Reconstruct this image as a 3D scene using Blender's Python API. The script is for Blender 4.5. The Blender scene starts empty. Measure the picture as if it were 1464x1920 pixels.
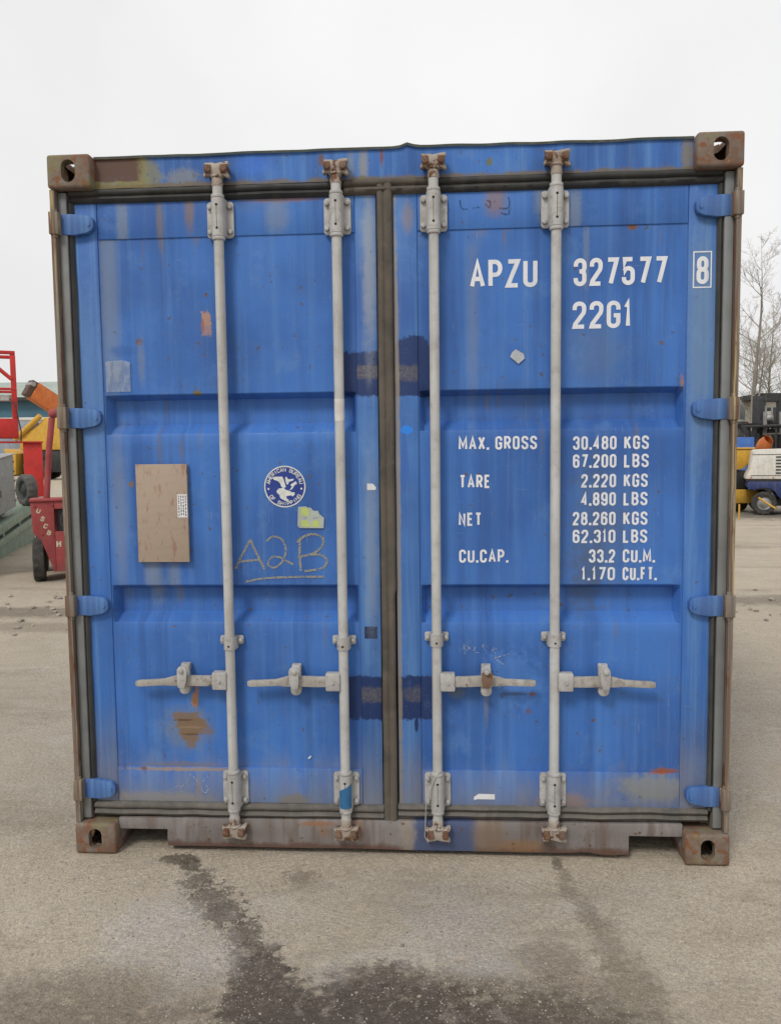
import bpy, bmesh, math, random
from mathutils import Vector, Matrix, noise as mnoise

R = math.radians
scene = bpy.context.scene
COL = scene.collection
random.seed(7)

# ------------------------------------------------------------------ camera
cam_d = bpy.data.cameras.new('camera')
cam = bpy.data.objects.new('camera', cam_d); COL.objects.link(cam)
cam_d.sensor_fit = 'VERTICAL'; cam_d.sensor_height = 24.0; cam_d.lens = 24.0 * 1500 / 1920
cam_d.clip_start = 0.05; cam_d.clip_end = 2000
CX, CY, CZ, YAW, PITCH, ROLL = 0.1795, -2.8676, 1.5212, -0.0624, -0.07657, -0.0116
fw = Vector((math.sin(YAW) * math.cos(PITCH), math.cos(YAW) * math.cos(PITCH), math.sin(PITCH)))
rt = Vector((math.cos(YAW), -math.sin(YAW), 0)); up = rt.cross(fw)
r2 = rt * math.cos(ROLL) + up * math.sin(ROLL); u2 = up * math.cos(ROLL) - rt * math.sin(ROLL)
M = Matrix.Identity(4)
for i in range(3):
    M[i][0], M[i][1], M[i][2] = r2[i], u2[i], -fw[i]
M.translation = (CX, CY, CZ)
cam.matrix_world = M
scene.camera = cam

# ------------------------------------------------------------------ sky, sun, exposure
SUN_AZ, SUN_EL = R(206), R(47)          # compass azimuth (from +Y clockwise): behind the camera, to its left
world = bpy.data.worlds.new('World'); scene.world = world; world.use_nodes = True
wn = world.node_tree; wn.nodes.clear()
sky = wn.nodes.new('ShaderNodeTexSky'); sky.sky_type = 'NISHITA'; sky.sun_disc = False
sky.sun_elevation = SUN_EL; sky.sun_rotation = SUN_AZ; sky.air_density = 1.0; sky.dust_density = 4.0
hs = wn.nodes.new('ShaderNodeHueSaturation'); hs.inputs['Saturation'].default_value = 0.12
wn.links.new(sky.outputs[0], hs.inputs['Color'])
tc = wn.nodes.new('ShaderNodeTexCoord')
cn = wn.nodes.new('ShaderNodeTexNoise'); cn.inputs['Scale'].default_value = 1.6; cn.inputs['Detail'].default_value = 5
wn.links.new(tc.outputs['Generated'], cn.inputs['Vector'])
cr = wn.nodes.new('ShaderNodeMapRange'); cr.inputs[1].default_value = .3; cr.inputs[2].default_value = .7
cr.inputs[3].default_value = 7.7; cr.inputs[4].default_value = 9.9
wn.links.new(cn.outputs[0], cr.inputs[0])
mx = wn.nodes.new('ShaderNodeMix'); mx.data_type = 'RGBA'; mx.inputs[0].default_value = 0.93   # a closed cloud layer over the sky
wn.links.new(hs.outputs[0], mx.inputs[6]); wn.links.new(cr.outputs[0], mx.inputs[7])
bg = wn.nodes.new('ShaderNodeBackground'); bg.inputs['Strength'].default_value = 0.1
wn.links.new(mx.outputs[2], bg.inputs['Color'])
wo = wn.nodes.new('ShaderNodeOutputWorld'); wn.links.new(bg.outputs[0], wo.inputs[0])

sun_d = bpy.data.lights.new('sun', 'SUN'); sun_d.energy = 1.6; sun_d.angle = R(14); sun_d.color = (1, .965, .91)
sun = bpy.data.objects.new('sun', sun_d); COL.objects.link(sun)
sd = Vector((math.sin(SUN_AZ) * math.cos(SUN_EL), math.cos(SUN_AZ) * math.cos(SUN_EL), math.sin(SUN_EL)))
sun.rotation_euler = sd.to_track_quat('Z', 'Y').to_euler()
cy = scene.cycles
cy.use_adaptive_sampling = True; cy.adaptive_threshold = .02; cy.max_bounces = 5; cy.diffuse_bounces = 3; cy.glossy_bounces = 2; cy.transparent_max_bounces = 8; cy.caustics_reflective = False; cy.caustics_refractive = False
vs = scene.view_settings
vs.view_transform = 'Standard'; vs.look = 'None'; vs.exposure = 0.0; vs.gamma = 1.0; vs.use_curve_mapping = False

# ------------------------------------------------------------------ mesh helpers
class MB:
    def __init__(s): s.v = []; s.f = []
    def quad(s, *p):
        n = len(s.v); s.v += [tuple(q) for q in p]; s.f.append(tuple(range(n, n + len(p)))); return s
    def box(s, x0, x1, y0, y1, z0, z1):
        n = len(s.v)
        s.v += [(x0,y0,z0),(x1,y0,z0),(x1,y1,z0),(x0,y1,z0),(x0,y0,z1),(x1,y0,z1),(x1,y1,z1),(x0,y1,z1)]
        for f in ((0,3,2,1),(4,5,6,7),(0,1,5,4),(1,2,6,5),(2,3,7,6),(3,0,4,7)): s.f.append(tuple(n + i for i in f))
        return s
    def prism(s, pts, axis, a0, a1):
        """closed outline extruded along an axis; pts are (x,z) for axis y, (y,z) for x, (x,y) for z"""
        def m(p, a):
            return {'y': (p[0], a, p[1]), 'x': (a, p[0], p[1]), 'z': (p[0], p[1], a)}[axis]
        n = len(s.v); k = len(pts)
        s.v += [m(p, a0) for p in pts] + [m(p, a1) for p in pts]
        s.f.append(tuple(range(n, n + k))); s.f.append(tuple(range(n + 2*k - 1, n + k - 1, -1)))
        for i in range(k):
            j = (i + 1) % k
            s.f.append((n + i, n + k + i, n + k + j, n + j))
        return s
    def cyl(s, p0, p1, r0, r1=None, n=12, caps=True):
        r1 = r0 if r1 is None else r1
        p0, p1 = Vector(p0), Vector(p1); d = (p1 - p0).normalized()
        a = d.orthogonal().normalized(); b = d.cross(a); k = len(s.v)
        for p, r in ((p0, r0), (p1, r1)):
            for i in range(n):
                t = 2 * math.pi * i / n
                s.v.append(tuple(p + (a * math.cos(t) + b * math.sin(t)) * r))
        for i in range(n):
            j = (i + 1) % n
            s.f.append((k + i, k + j, k + n + j, k + n + i))
        if caps:
            s.f.append(tuple(k + i for i in range(n - 1, -1, -1))); s.f.append(tuple(k + n + i for i in range(n)))
        return s
    def tube(s, pts, rad, n=8, closed=False):
        pts = [Vector(p) for p in pts]; k0 = len(s.v); m = len(pts)
        rr = rad if isinstance(rad, (list, tuple)) else [rad] * m
        a = None
        for i, p in enumerate(pts):
            t = (pts[min(i + 1, m - 1)] - pts[max(i - 1, 0)]).normalized()
            a = t.orthogonal().normalized() if a is None else (a - t * a.dot(t)).normalized()
            b = t.cross(a)
            for q in range(n):
                w = 2 * math.pi * q / n
                s.v.append(tuple(p + (a * math.cos(w) + b * math.sin(w)) * rr[i]))
        for i in range(m - 1):
            for q in range(n):
                q2 = (q + 1) % n
                s.f.append((k0 + i*n + q, k0 + i*n + q2, k0 + (i+1)*n + q2, k0 + (i+1)*n + q))
        s.f.append(tuple(k0 + q for q in range(n - 1, -1, -1))); s.f.append(tuple(k0 + (m-1)*n + q for q in range(n)))
        return s
    def lathe(s, prof, c, axis='y', n=24):
        """prof: (along, radius) pairs"""
        k0 = len(s.v); m = len(prof); c = Vector(c)
        for a, r in prof:
            for q in range(n):
                w = 2 * math.pi * q / n; u, v = r * math.cos(w), r * math.sin(w)
                s.v.append(tuple(c + Vector({'y': (u, a, v), 'x': (a, u, v), 'z': (u, v, a)}[axis])))
        for i in range(m - 1):
            for q in range(n):
                q2 = (q + 1) % n
                s.f.append((k0 + i*n + q, k0 + i*n + q2, k0 + (i+1)*n + q2, k0 + (i+1)*n + q))
        return s
    def mesh(s, name, mat, smooth=None, bevel=0, seg=2):
        me = bpy.data.meshes.new(name); me.from_pydata(s.v, [], s.f)
        bm = bmesh.new(); bm.from_mesh(me)
        bmesh.ops.remove_doubles(bm, verts=bm.verts, dist=1e-5)
        bmesh.ops.recalc_face_normals(bm, faces=bm.faces)
        if bevel:
            ed = [e for e in bm.edges if len(e.link_faces) == 2 and e.calc_face_angle(0) > R(30)]
            bmesh.ops.bevel(bm, geom=ed, offset=bevel, segments=seg, affect='EDGES', profile=.5, clamp_overlap=True)
        lim = R(smooth if smooth is not None else (40 if bevel else 30))
        for f in bm.faces: f.smooth = True
        for e in bm.edges:
            if len(e.link_faces) == 2 and e.calc_face_angle(0) > lim: e.smooth = False
        bm.to_mesh(me); bm.free()
        me.materials.append(mat)
        return me
    def build(s, name, mat, parent=None, loc=(0, 0, 0), **kw):
        return put(name, s.mesh(name, mat, **kw), parent, loc)
    def sheet(s, name, mat, parent=None, loc=(0, 0, 0)):
        """flat print: keep faces as written"""
        me = bpy.data.meshes.new(name); me.from_pydata(s.v, [], s.f); me.materials.append(mat)
        return put(name, me, parent, loc)

def put(name, me, parent=None, loc=(0, 0, 0), rz=0):
    o = bpy.data.objects.new(name, me); COL.objects.link(o); o.location = loc; o.rotation_euler[2] = rz
    if parent: o.parent = parent
    return o
def thing(name, label, cat, loc=(0, 0, 0), rz=0, group=None):
    o = put(name, None, None, loc, rz); o.empty_display_size = .2
    o['label'] = label; o['category'] = cat
    if group: o['group'] = group
    return o

# ------------------------------------------------------------------ material helpers
class Mat:
    def __init__(s, name):
        s.m = bpy.data.materials.new(name); s.m.use_nodes = True; s.t = s.m.node_tree
        s.b = s.t.nodes['Principled BSDF']; s.out = s.t.nodes['Material Output']
        s.b.inputs['Specular IOR Level'].default_value = .35
        s.tc = s.n('ShaderNodeTexCoord'); s.p = s.tc.outputs['Object']
    def n(s, typ, ins=None, **kw):
        nd = s.t.nodes.new(typ)
        for k, v in kw.items(): setattr(nd, k, v)
        for k, v in (ins or {}).items(): s.set(nd.inputs[k], v)
        return nd
    def set(s, sock, v):
        if isinstance(v, bpy.types.NodeSocket): s.t.links.new(v, sock)
        elif isinstance(v, (tuple, list)) and len(v) == 3 and sock.type == 'RGBA': sock.default_value = (*v, 1)
        else: sock.default_value = v
    def math(s, op, a, b=0.0, c=0.0, clamp=False):
        return s.n('ShaderNodeMath', {0: a, 1: b, 2: c}, operation=op, use_clamp=clamp).outputs[0]
    def vmath(s, op, a, b=(0, 0, 0)):
        nd = s.n('ShaderNodeVectorMath', {0: a, 1: b}, operation=op)
        return nd.outputs['Value'] if op in ('LENGTH', 'DOT_PRODUCT') else nd.outputs[0]
    def offset_random(s):
        oi = s.n('ShaderNodeObjectInfo')
        s.p = s.vmath('ADD', s.p, s.n('ShaderNodeCombineXYZ', {0: s.math('MULTIPLY', oi.outputs['Random'], 7.), 1: s.math('MULTIPLY', oi.outputs['Random'], 13.), 2: s.math('MULTIPLY', oi.outputs['Random'], 5.)}).outputs[0])
    def noise(s, scale=5, detail=4, rough=.55, vec=None, stretch=None, dist=0):
        v = vec or s.p
        if stretch: v = s.vmath('MULTIPLY', v, stretch)
        return s.n('ShaderNodeTexNoise', {'Vector': v, 'Scale': scale, 'Detail': detail, 'Roughness': rough, 'Distortion': dist}).outputs[0]
    def shared(s, scale):
        b = min((4, 9, 18, 36, 70, 130), key=lambda q: abs(math.log(q / scale)))
        if not hasattr(s, 'cache'): s.cache = {}
        if b not in s.cache: s.cache[b] = s.noise(b, 4, .65)
        return s.cache[b]
    def rng(s, v, a, b, c=0., d=1., smooth=True):
        return s.n('ShaderNodeMapRange', {0: v, 1: a, 2: b, 3: c, 4: d}, interpolation_type='SMOOTHSTEP' if smooth else 'LINEAR').outputs[0]
    def mix(s, f, a, b, blend='MIX'):
        nd = s.n('ShaderNodeMix', data_type='RGBA', blend_type=blend)
        s.set(nd.inputs[0], f); s.set(nd.inputs[6], a); s.set(nd.inputs[7], b); return nd.outputs[2]
    def bump(s, h, strength=.3, dist=.002, prev=None):
        ins = {'Strength': strength, 'Distance': dist, 'Height': h}
        if prev is not None: ins['Normal'] = prev
        return s.n('ShaderNodeBump', ins).outputs[0]
    def blob(s, col, c, r, colour, soft=.3, amt=1., wob=.5, ns=None, box=False, plane='xz', fine=0.):
        """a stain of its own shape: ellipse or box with a ragged edge"""
        fl = (1, 0, 1) if plane == 'xz' else (1, 1, 0)
        cc = (c[0], 0, c[1]) if plane == 'xz' else (c[0], c[1], 0)
        rr = (1 / r[0], 0, 1 / r[1]) if plane == 'xz' else (1 / r[0], 1 / r[1], 0)
        d = s.vmath('MULTIPLY', s.vmath('SUBTRACT', s.p, cc), rr)
        if box:
            sx = s.n('ShaderNodeSeparateXYZ', {0: s.vmath('ABSOLUTE', d)})
            L = s.math('MAXIMUM', s.math('MAXIMUM', sx.outputs[0], sx.outputs[1]), sx.outputs[2])
        else: L = s.vmath('LENGTH', d)
        q = ns or 1.8 / min(r)
        nz = s.math('MULTIPLY_ADD', s.shared(q), .6, s.math('MULTIPLY', s.shared(q * 3.2), .4))
        L = s.math('ADD', L, s.math('MULTIPLY', s.math('SUBTRACT', nz, .5), wob * 3.6))
        k = s.rng(L, 1 - soft, 1 + soft, amt, 0)
        if fine: k = s.math('MULTIPLY', k, s.rng(s.shared(130), .5 - fine * .25, .5 + fine * .12))
        s.k = k
        return s.mix(k, col, colour)
    def done(s, col, rough=.6, metal=0., normal=None, alpha=None):
        s.set(s.b.inputs['Base Color'], col); s.set(s.b.inputs['Roughness'], rough); s.set(s.b.inputs['Metallic'], metal)
        if normal is not None: s.set(s.b.inputs['Normal'], normal)
        if alpha is not None: s.set(s.b.inputs['Alpha'], alpha)
        return s.m

RUST = (.17, .075, .035); RUST_D = (.075, .038, .024)
def worn(name, base, alt=None, rust=.15, rough=.55, scale=6, grime=.35, grime_col=(.16, .14, .115), streak=.4, metal=0., bump=.25, rs=9, fine=60):
    m = Mat(name); m.offset_random()
    alt = alt or tuple(c * .72 for c in base)
    c = m.mix(m.rng(m.noise(scale, 3, .6), .35, .68), base, alt)
    st = m.noise(1, 3, .6, stretch=(26, 26, 1.6))
    c = m.mix(m.math('MULTIPLY', m.rng(st, .45, .75), streak), c, grime_col)
    g = m.noise(scale * 3.1, 4, .7)
    c = m.mix(m.math('MULTIPLY', m.rng(g, .48, .72), grime), c, grime_col)
    rn = m.noise(rs, 5, .68)
    lo = .78 - .38 * rust
    rk = m.rng(rn, lo, lo + .07)
    c = m.mix(rk, c, m.mix(g, RUST, RUST_D))
    nb = m.bump(m.noise(fine * 1.6, 3, .65), bump * 1.3, .0014)
    rg = m.rng(g, .3, .7, rough - .1, rough + .15)
    return m.done(c, rg, metal, nb)
def plain(name, col, rough=.5, metal=0., var=.15, scale=12):
    m = Mat(name); m.offset_random()
    c = m.mix(m.rng(m.noise(scale, 5, .6), .3, .7), tuple(x * (1 - var) for x in col), tuple(min(1, x * (1 + var)) for x in col))
    return m.done(c, m.rng(m.noise(scale * 2), .3, .7, rough - .08, rough + .08), metal, m.bump(m.noise(90, 3), .08, .001))

BLUE = (.055, .172, .505); BLUE_D = (.037, .112, .355); BLUE_F = (.115, .255, .52); GREYB = (.22, .26, .30); DUST = (.27, .25, .21)
def blue_paint(name, blobs=(), fade=.20, dirt_z=None, rust=.1, extra=None, base=BLUE):
    m = Mat(name)
    c = m.mix(m.rng(m.noise(1.7, 4, .55), .36, .66), base, BLUE_D)
    st = m.noise(1, 6, .62, stretch=(30, 2, .9))                                   # rain-washed vertical streaks
    c = m.mix(m.math('MULTIPLY', m.rng(st, .44, .72), min(1, fade * 1.3)), c, BLUE_F)
    dk = m.noise(1, 5, .6, stretch=(11, 2, .6), vec=m.vmath('ADD', m.p, (4, 0, 2)))
    c = m.mix(m.rng(dk, .48, .68, 0, .6), c, (.032, .092, .29))
    sc_ = m.noise(1, 3, .6, stretch=(170, 2, 9), vec=m.vmath('ADD', m.p, (1, 0, 7)))
    c = m.mix(m.rng(sc_, .70, .735, 0, .5), c, (.26, .32, .42))
    sc2 = m.noise(1, 3, .6, stretch=(10, 2, 190), vec=m.vmath('ADD', m.p, (6, 0, 3)))
    c = m.mix(m.rng(sc2, .715, .74, 0, .45), c, (.24, .30, .40))
    st2 = m.noise(1, 5, .6, stretch=(55, 2, 1.3))
    c = m.mix(m.math('MULTIPLY', m.rng(st2, .57, .74), .18), c, GREYB)
    g = m.noise(9, 6, .72)
    c = m.mix(m.math('MULTIPLY', m.rng(g, .5, .72), .18), c, (.11, .18, .33))
    z = m.n('ShaderNodeSeparateXYZ', {0: m.p}).outputs[2]
    if dirt_z:                                                                      # splashed mud near the foot of the doors
        zz = m.math('ADD', z, m.math('MULTIPLY', m.math('SUBTRACT', m.noise(1, 6, .65, stretch=(16, 2, 5)), .5), .28))
        c = m.mix(m.rng(zz, dirt_z[0], dirt_z[1], .62, 0), c, DUST)
    for b in blobs: c = m.blob(c, *b[:3], **(b[3] if len(b) > 3 else {}))
    c = m.mix(m.rng(m.noise(5.5, 6, .72, vec=m.vmath('ADD', m.p, (8, 0, 5))), .56, .68, 0, .22), c, (.14, .27, .50))
    c = m.mix(m.rng(m.noise(3.2, 6, .7, vec=m.vmath('ADD', m.p, (2, 0, 11))), .57, .70, 0, .22), c, (.09, .13, .21))
    rn = m.noise(21, 6, .7); lo = .80 - .2 * rust
    rk = m.rng(rn, lo, lo + .05)
    c = m.mix(rk, c, RUST)
    sp = m.shared(36)
    c = m.mix(m.math('MULTIPLY', m.rng(sp, .655, .69), .75), c, m.mix(m.shared(9), (.16, .10, .06), (.05, .06, .08)))
    c = m.mix(m.rng(m.shared(130), .58, .72, 0, .14), c, (.28, .34, .44))
    m.b.inputs['Specular IOR Level'].default_value = .25
    if extra: c = extra(m, c)
    h = m.math('ADD', m.noise(140, 3, .5), m.math('MULTIPLY', m.noise(14, 5, .6), .8))
    return m.done(c, m.rng(g, .3, .72, .42, .66), 0, m.bump(h, .18, .0012))

OR = (.40, .19, .085); BR = (.20, .13, .075); DK = (.020, .042, .135); WORN = (.17, .15, .115)
blobs_left = [
    ((-1.03, 2.15), (.035, .38), GREYB, dict(amt=.5, soft=.6, wob=.4, ns=5)),
    ((-.83, 2.36), (.012, .09), (.20, .16, .12), dict(amt=.65, soft=.6, wob=.5)),
    ((-.70, 2.36), (.014, .075), (.20, .16, .12), dict(amt=.6, soft=.6, wob=.5)),
    ((-.669, 1.992), (.017, .040), (.44, .25, .15), dict(wob=.55, soft=.12, box=True, ns=70, amt=.9)), ((-.684, 1.985), (.006, .025), (.35, .14, .07), dict(wob=.8, soft=.3)),
    ((-.924, 1.931), (.013, .013), RUST, dict(wob=.5, soft=.3)),
    ((-.919, 1.86), (.013, .075), GREYB, dict(amt=.6, soft=.6)),
    ((-.985, 1.90), (.045, .02), BLUE_D, dict(amt=.6, soft=.5)),
    ((-.79, 1.88), (.16, .12), BLUE_D, dict(amt=.45, soft=.7, wob=.6)),
    ((-.711, 1.741), (.016, .009), (.16, .14, .06), dict(wob=.6)),
    ((-.974, 1.407), (.010, .010), BR, dict(wob=.6)),
    ((-1.02, 1.3), (.028, .27), GREYB, dict(amt=.45, soft=.6, wob=.4, ns=5)),
    ((-.90, 1.06), (.028, .10), GREYB, dict(amt=.6, soft=.7, ns=12)), ((-.82, 1.06), (.02, .08), GREYB, dict(amt=.5, soft=.7, ns=12)),
    ((-.788, .478), (.088, .080), (.20, .21, .17), dict(wob=.5, soft=.45, amt=.5, ns=18)),
    ((-.795, .520), (.050, .016), BR, dict(box=True, wob=.55, soft=.25, ns=36, amt=.85)), ((-.772, .494), (.062, .016), BR, dict(box=True, wob=.55, soft=.2, ns=36, amt=.95)), ((-.775, .466), (.048, .016), BR, dict(box=True, wob=.6, soft=.2, ns=36, amt=.95)), ((-.778, .440), (.032, .016), BR, dict(box=True, wob=.6, soft=.25, ns=36, amt=.9)), ((-.776, .415), (.018, .015), BR, dict(box=True, wob=.7, soft=.3, ns=36, amt=.8)),
    ((-.80, .505), (.035, .004), RUST_D, dict(wob=.8, soft=.4, amt=.7)), ((-.77, .478), (.045, .004), (.30, .21, .13), dict(wob=.8, soft=.4, amt=.6)), ((-.775, .45), (.03, .004), RUST_D, dict(wob=.8, soft=.4, amt=.6)),
    ((-.71, .465), (.022, .016), BR, dict(wob=1.2, soft=.4, amt=.7, ns=70)),
    ((-.757, .585), (.014, .030), OR, dict(wob=.9, soft=.2, ns=70)), ((-.748, .625), (.008, .028), OR, dict(wob=1.0, soft=.3, ns=70, amt=.8)), ((-.775, .60), (.012, .04), BLUE_F, dict(wob=.8, soft=.4, amt=.5)),
    ((-.82, .32), (.16, .02), (.22, .17, .11), dict(wob=.7, soft=.5, amt=.6)),
    ((-.119, 1.80), (.060, .079), DK, dict(box=True, wob=.22, soft=.06, ns=36)),
    ((-.113, .598), (.070, .083), DK, dict(box=True, wob=.2, soft=.06, ns=36)),
]
stile_left = [
    ((-.078, 1.800), (.085, .080), DK, dict(box=True, wob=.22, soft=.06, ns=36)),
    ((-.078, 1.806), (.060, .024), WORN, dict(box=True, wob=.6, soft=.25, amt=.7, ns=50, fine=1)),
    ((-.10, .598), (.09, .083), DK, dict(box=True, wob=.2, soft=.06, ns=36)),
    ((-.08, .61), (.06, .028), WORN, dict(box=True, wob=.8, soft=.3, amt=.65, ns=45, fine=1)),
    ((-.081, .847), (.024, .023), (.022, .035, .085), dict(box=True, wob=.04, soft=.03)),
    ((-.07, 2.2), (.022, .3), (.33, .36, .37), dict(amt=.6, soft=.7, wob=.6, ns=6)),
    ((-.075, 1.2), (.022, .3), (.26, .31, .37), dict(amt=.5, soft=.7, wob=.6, ns=6)),
]
blobs_right = [
    ((.085, 1.838), (.080, .100), DK, dict(wob=.28, soft=.06, ns=18)), ((.12, 1.76), (.05, .045), DK, dict(wob=.3, soft=.08, ns=36, box=True)),
    ((.12, .60), (.06, .083), DK, dict(box=True, wob=.14, soft=.04, ns=30)),
    ((.33, 2.36), (.03, .07), (.24, .20, .16), dict(amt=.55, soft=.6, ns=20)), ((.43, 2.37), (.018, .06), (.24, .20, .16), dict(amt=.45, soft=.6)),
    ((.86, 2.30), (.018, .014), RUST, dict(wob=.5)), ((.70, 2.25), (.010, .16), GREYB, dict(amt=.4, soft=.6, ns=8)),
    ((1.038, 1.752), (.006, .022), (.34, .17, .10), dict(wob=.9, soft=.5, amt=.8)),
    ((.74, 1.86), (.09, .1), (.10, .16, .27), dict(amt=.5, soft=.7, wob=.7)),
    ((.75, 1.25), (.10, .22), (.09, .12, .18), dict(amt=.55, soft=.7, wob=.9, ns=9)),
    ((.70, 1.02), (.05, .12), (.08, .10, .14), dict(amt=.5, soft=.7, wob=.9, ns=14)),
    ((.845, 1.272), (.010, .012), (.09, .07, .04), dict(amt=.9)),
    ((.43, .66), (.10, .10), (.10, .25, .62), dict(amt=.55, soft=.5, wob=.9, ns=9)),
    ((.345, .60), (.008, .10), (.2, .2, .2), dict(amt=.5, soft=.6)), ((.235, .62), (.03, .02), (.16, .17, .12), dict(amt=.5, soft=.6)),
    ((.515, .615), (.012, .008), RUST, dict(amt=.8)), ((.50, .55), (.01, .01), RUST, dict(amt=.6)),
    ((.45, .615), (.05, .006), (.05, .05, .08), dict(amt=.6, soft=.5)),
    ((1.0, .33), (.05, .009), (.26, .09, .05), dict(amt=.9, wob=.5)), ((.99, .33), (.016, .012), (.26, .09, .05), dict(amt=.9)),
    ((.30, 1.96), (.02, .3), GREYB, dict(amt=.35, soft=.7, ns=6)),
]
stile_right = [
    ((.085, 1.838), (.080, .100), DK, dict(wob=.28, soft=.06, ns=18)), ((.06, 1.76), (.06, .042), DK, dict(wob=.3, soft=.1, ns=36, box=True)),
    ((.065, 1.80), (.05, .028), WORN, dict(box=True, wob=.6, soft=.25, amt=.6, ns=50, fine=1)),
    ((.078, .60), (.062, .083), DK, dict(box=True, wob=.2, soft=.06, ns=36)),
    ((.09, .615), (.05, .03), WORN, dict(wob=.8, soft=.3, amt=.5, ns=45, fine=1)),
    ((.085, .50), (.007, .03), DK, dict(wob=.3, soft=.1)),
    ((.059, 1.596), (.022, .016), (.03, .22, .75), dict(wob=.3, soft=.1)),
    ((.05, 1.48), (.014, .10), (.05, .13, .42), dict(amt=.8, soft=.2, wob=.5, ns=18)),
    ((.024, 1.3), (.010, 1.2), (.30, .26, .20), dict(amt=.75, soft=.3, wob=.35, ns=7)),
    ((.07, 2.35), (.02, .05), (.3, .22, .15), dict(amt=.5, soft=.6)),
]
MT = {}
rb = random.Random(4)
for k in range(9):
    for lst, (a, b) in ((blobs_left, (-1.03, -.15)), (blobs_right, (.13, 1.03))):
        x = rb.uniform(a, b); z = rb.choice((2.27, 1.70, 1.55, .99, .84)) + rb.uniform(-.02, .02); L = rb.uniform(.03, .08)
        lst.append(((x, z), (rb.uniform(.003, .006), L), (.17, .13, .10), dict(amt=rb.uniform(.3, .6), soft=.7, wob=.4, ns=36)))
        if k < 5: lst.append(((rb.uniform(a, b), rb.uniform(.4, 2.2)), (rb.uniform(.003, .007), rb.uniform(.003, .008)), (.14, .07, .04), dict(amt=.9, soft=.3, wob=.8, ns=70)))
MT['door_l'] = blue_paint('blue_door_paint_west', blobs_left, dirt_z=(.18, .42))
MT['door_r'] = blue_paint('blue_door_paint_east', blobs_right, dirt_z=(.18, .36))
MT['stile_l'] = blue_paint('faded_blue_paint_west', stile_left, fade=.62, base=(.085, .205, .48), dirt_z=(.15, .5))
MT['stile_r'] = blue_paint('faded_blue_paint_east', stile_right, fade=.55, base=(.075, .20, .50), dirt_z=(.15, .5))
MT['rail'] = blue_paint('blue_rail_paint', [((-.83, 2.36), (.012, .09), (.20, .16, .12), dict(amt=.65, soft=.6, wob=.5)),
    ((-.72, 2.40), (.016, .075), (.22, .15, .10), dict(amt=.7, soft=.6, wob=.5)), ((-.97, 2.36), (.02, .10), GREYB, dict(amt=.6, soft=.6)),
    ((.38, 2.40), (.035, .05), (.24, .15, .10), dict(amt=.7, soft=.6, ns=30)), ((.55, 2.40), (.03, .07), GREYB, dict(amt=.6, soft=.6, ns=30)),
    ((.66, 2.35), (.02, .1), GREYB, dict(amt=.6, soft=.6)), ((-.38, 2.43), (.12, .014), (.26, .12, .06), dict(amt=.75, soft=.5, ns=30, wob=.8)),
    ((-.4, 2.37), (.04, .06), GREYB, dict(amt=.5, soft=.6, ns=25))], rust=.25)
MT['rail_low'] = blue_paint('blue_kick_rail_paint', [((-.80, .316), (.22, .007), (.30, .22, .15), dict(amt=.8, soft=.5, wob=.7, ns=36)), ((-.96, .318), (.012, .008), RUST, dict(amt=.9, wob=.8)), ((-.75, .25), (.008, .05), (.28, .17, .10), dict(amt=.6, wob=.9, soft=.4)),
    ((.95, .27), (.12, .05), (.24, .24, .20), dict(amt=.7, soft=.5, wob=.7, ns=12)), ((.98, .33), (.05, .009), (.3, .09, .05), dict(amt=.9)), ((.62, .21), (.1, .03), (.30, .20, .13), dict(amt=.6, soft=.5, wob=.7, ns=12)),
    ((-.38, .20), (.06, .025), (.22, .20, .16), dict(amt=.8, soft=.4, wob=.7)), ((-.9, .2), (.2, .03), DUST, dict(amt=.7, soft=.5, wob=.7, ns=10))], fade=.5, dirt_z=(.10, .42), rust=.3)
def hdr(m, c):
    z = m.n('ShaderNodeSeparateXYZ', {0: m.p}).outputs[2]
    e = m.math('ADD', z, m.math('MULTIPLY', m.math('SUBTRACT', m.noise(1, 6, .7, stretch=(14, 2, 20)), .5), .05))
    return m.mix(m.rng(e, 2.484, 2.500, .85, 0), c, m.mix(m.noise(30), (.20, .17, .075), (.14, .09, .05)))
MT['header'] = blue_paint('header_paint', [
    ((-1.02, 2.54), (.155, .09), (.21, .19, .09), dict(box=True, wob=.15, soft=.08, ns=14)), ((-1.04, 2.552), (.145, .048), (.105, .06, .045), dict(box=True, wob=.14, soft=.10, ns=14)),
    ((-.85, 2.52), (.03, .05), (.20, .20, .13), dict(amt=.8, wob=.6, soft=.4, ns=18)),
    ((-.74, 2.51), (.06, .03), (.25, .25, .20), dict(amt=.6, wob=.7, soft=.5)), ((-.235, 2.555), (.010, .022), RUST, dict(amt=.8, wob=.5)),
    ((-.085, 2.53), (.016, .07), (.30, .30, .26), dict(amt=.7, soft=.6)), ((-.13, 2.53), (.012, .06), GREYB, dict(amt=.7, soft=.6)),
    ((-.02, 2.56), (.006, .03), (.2, .06, .04), dict(amt=.8)), ((.36, 2.53), (.010, .014), (.14, .15, .07), dict(wob=.4)), ((1.04, 2.53), (.02, .06), (.24, .20, .13), dict(amt=.8, soft=.5)),
    ((-.48, 2.545), (.06, .035), (.05, .17, .62), dict(amt=.7, soft=.5, wob=.5))], fade=.5, extra=hdr, rust=.2)
MT['hinge_blue'] = blue_paint('hinge_paint', fade=.75, rust=.6, base=(.10, .165, .32))
MT['side_blue'] = blue_paint('side_wall_paint', fade=.4, rust=.3, dirt_z=(.1, .5))
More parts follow.
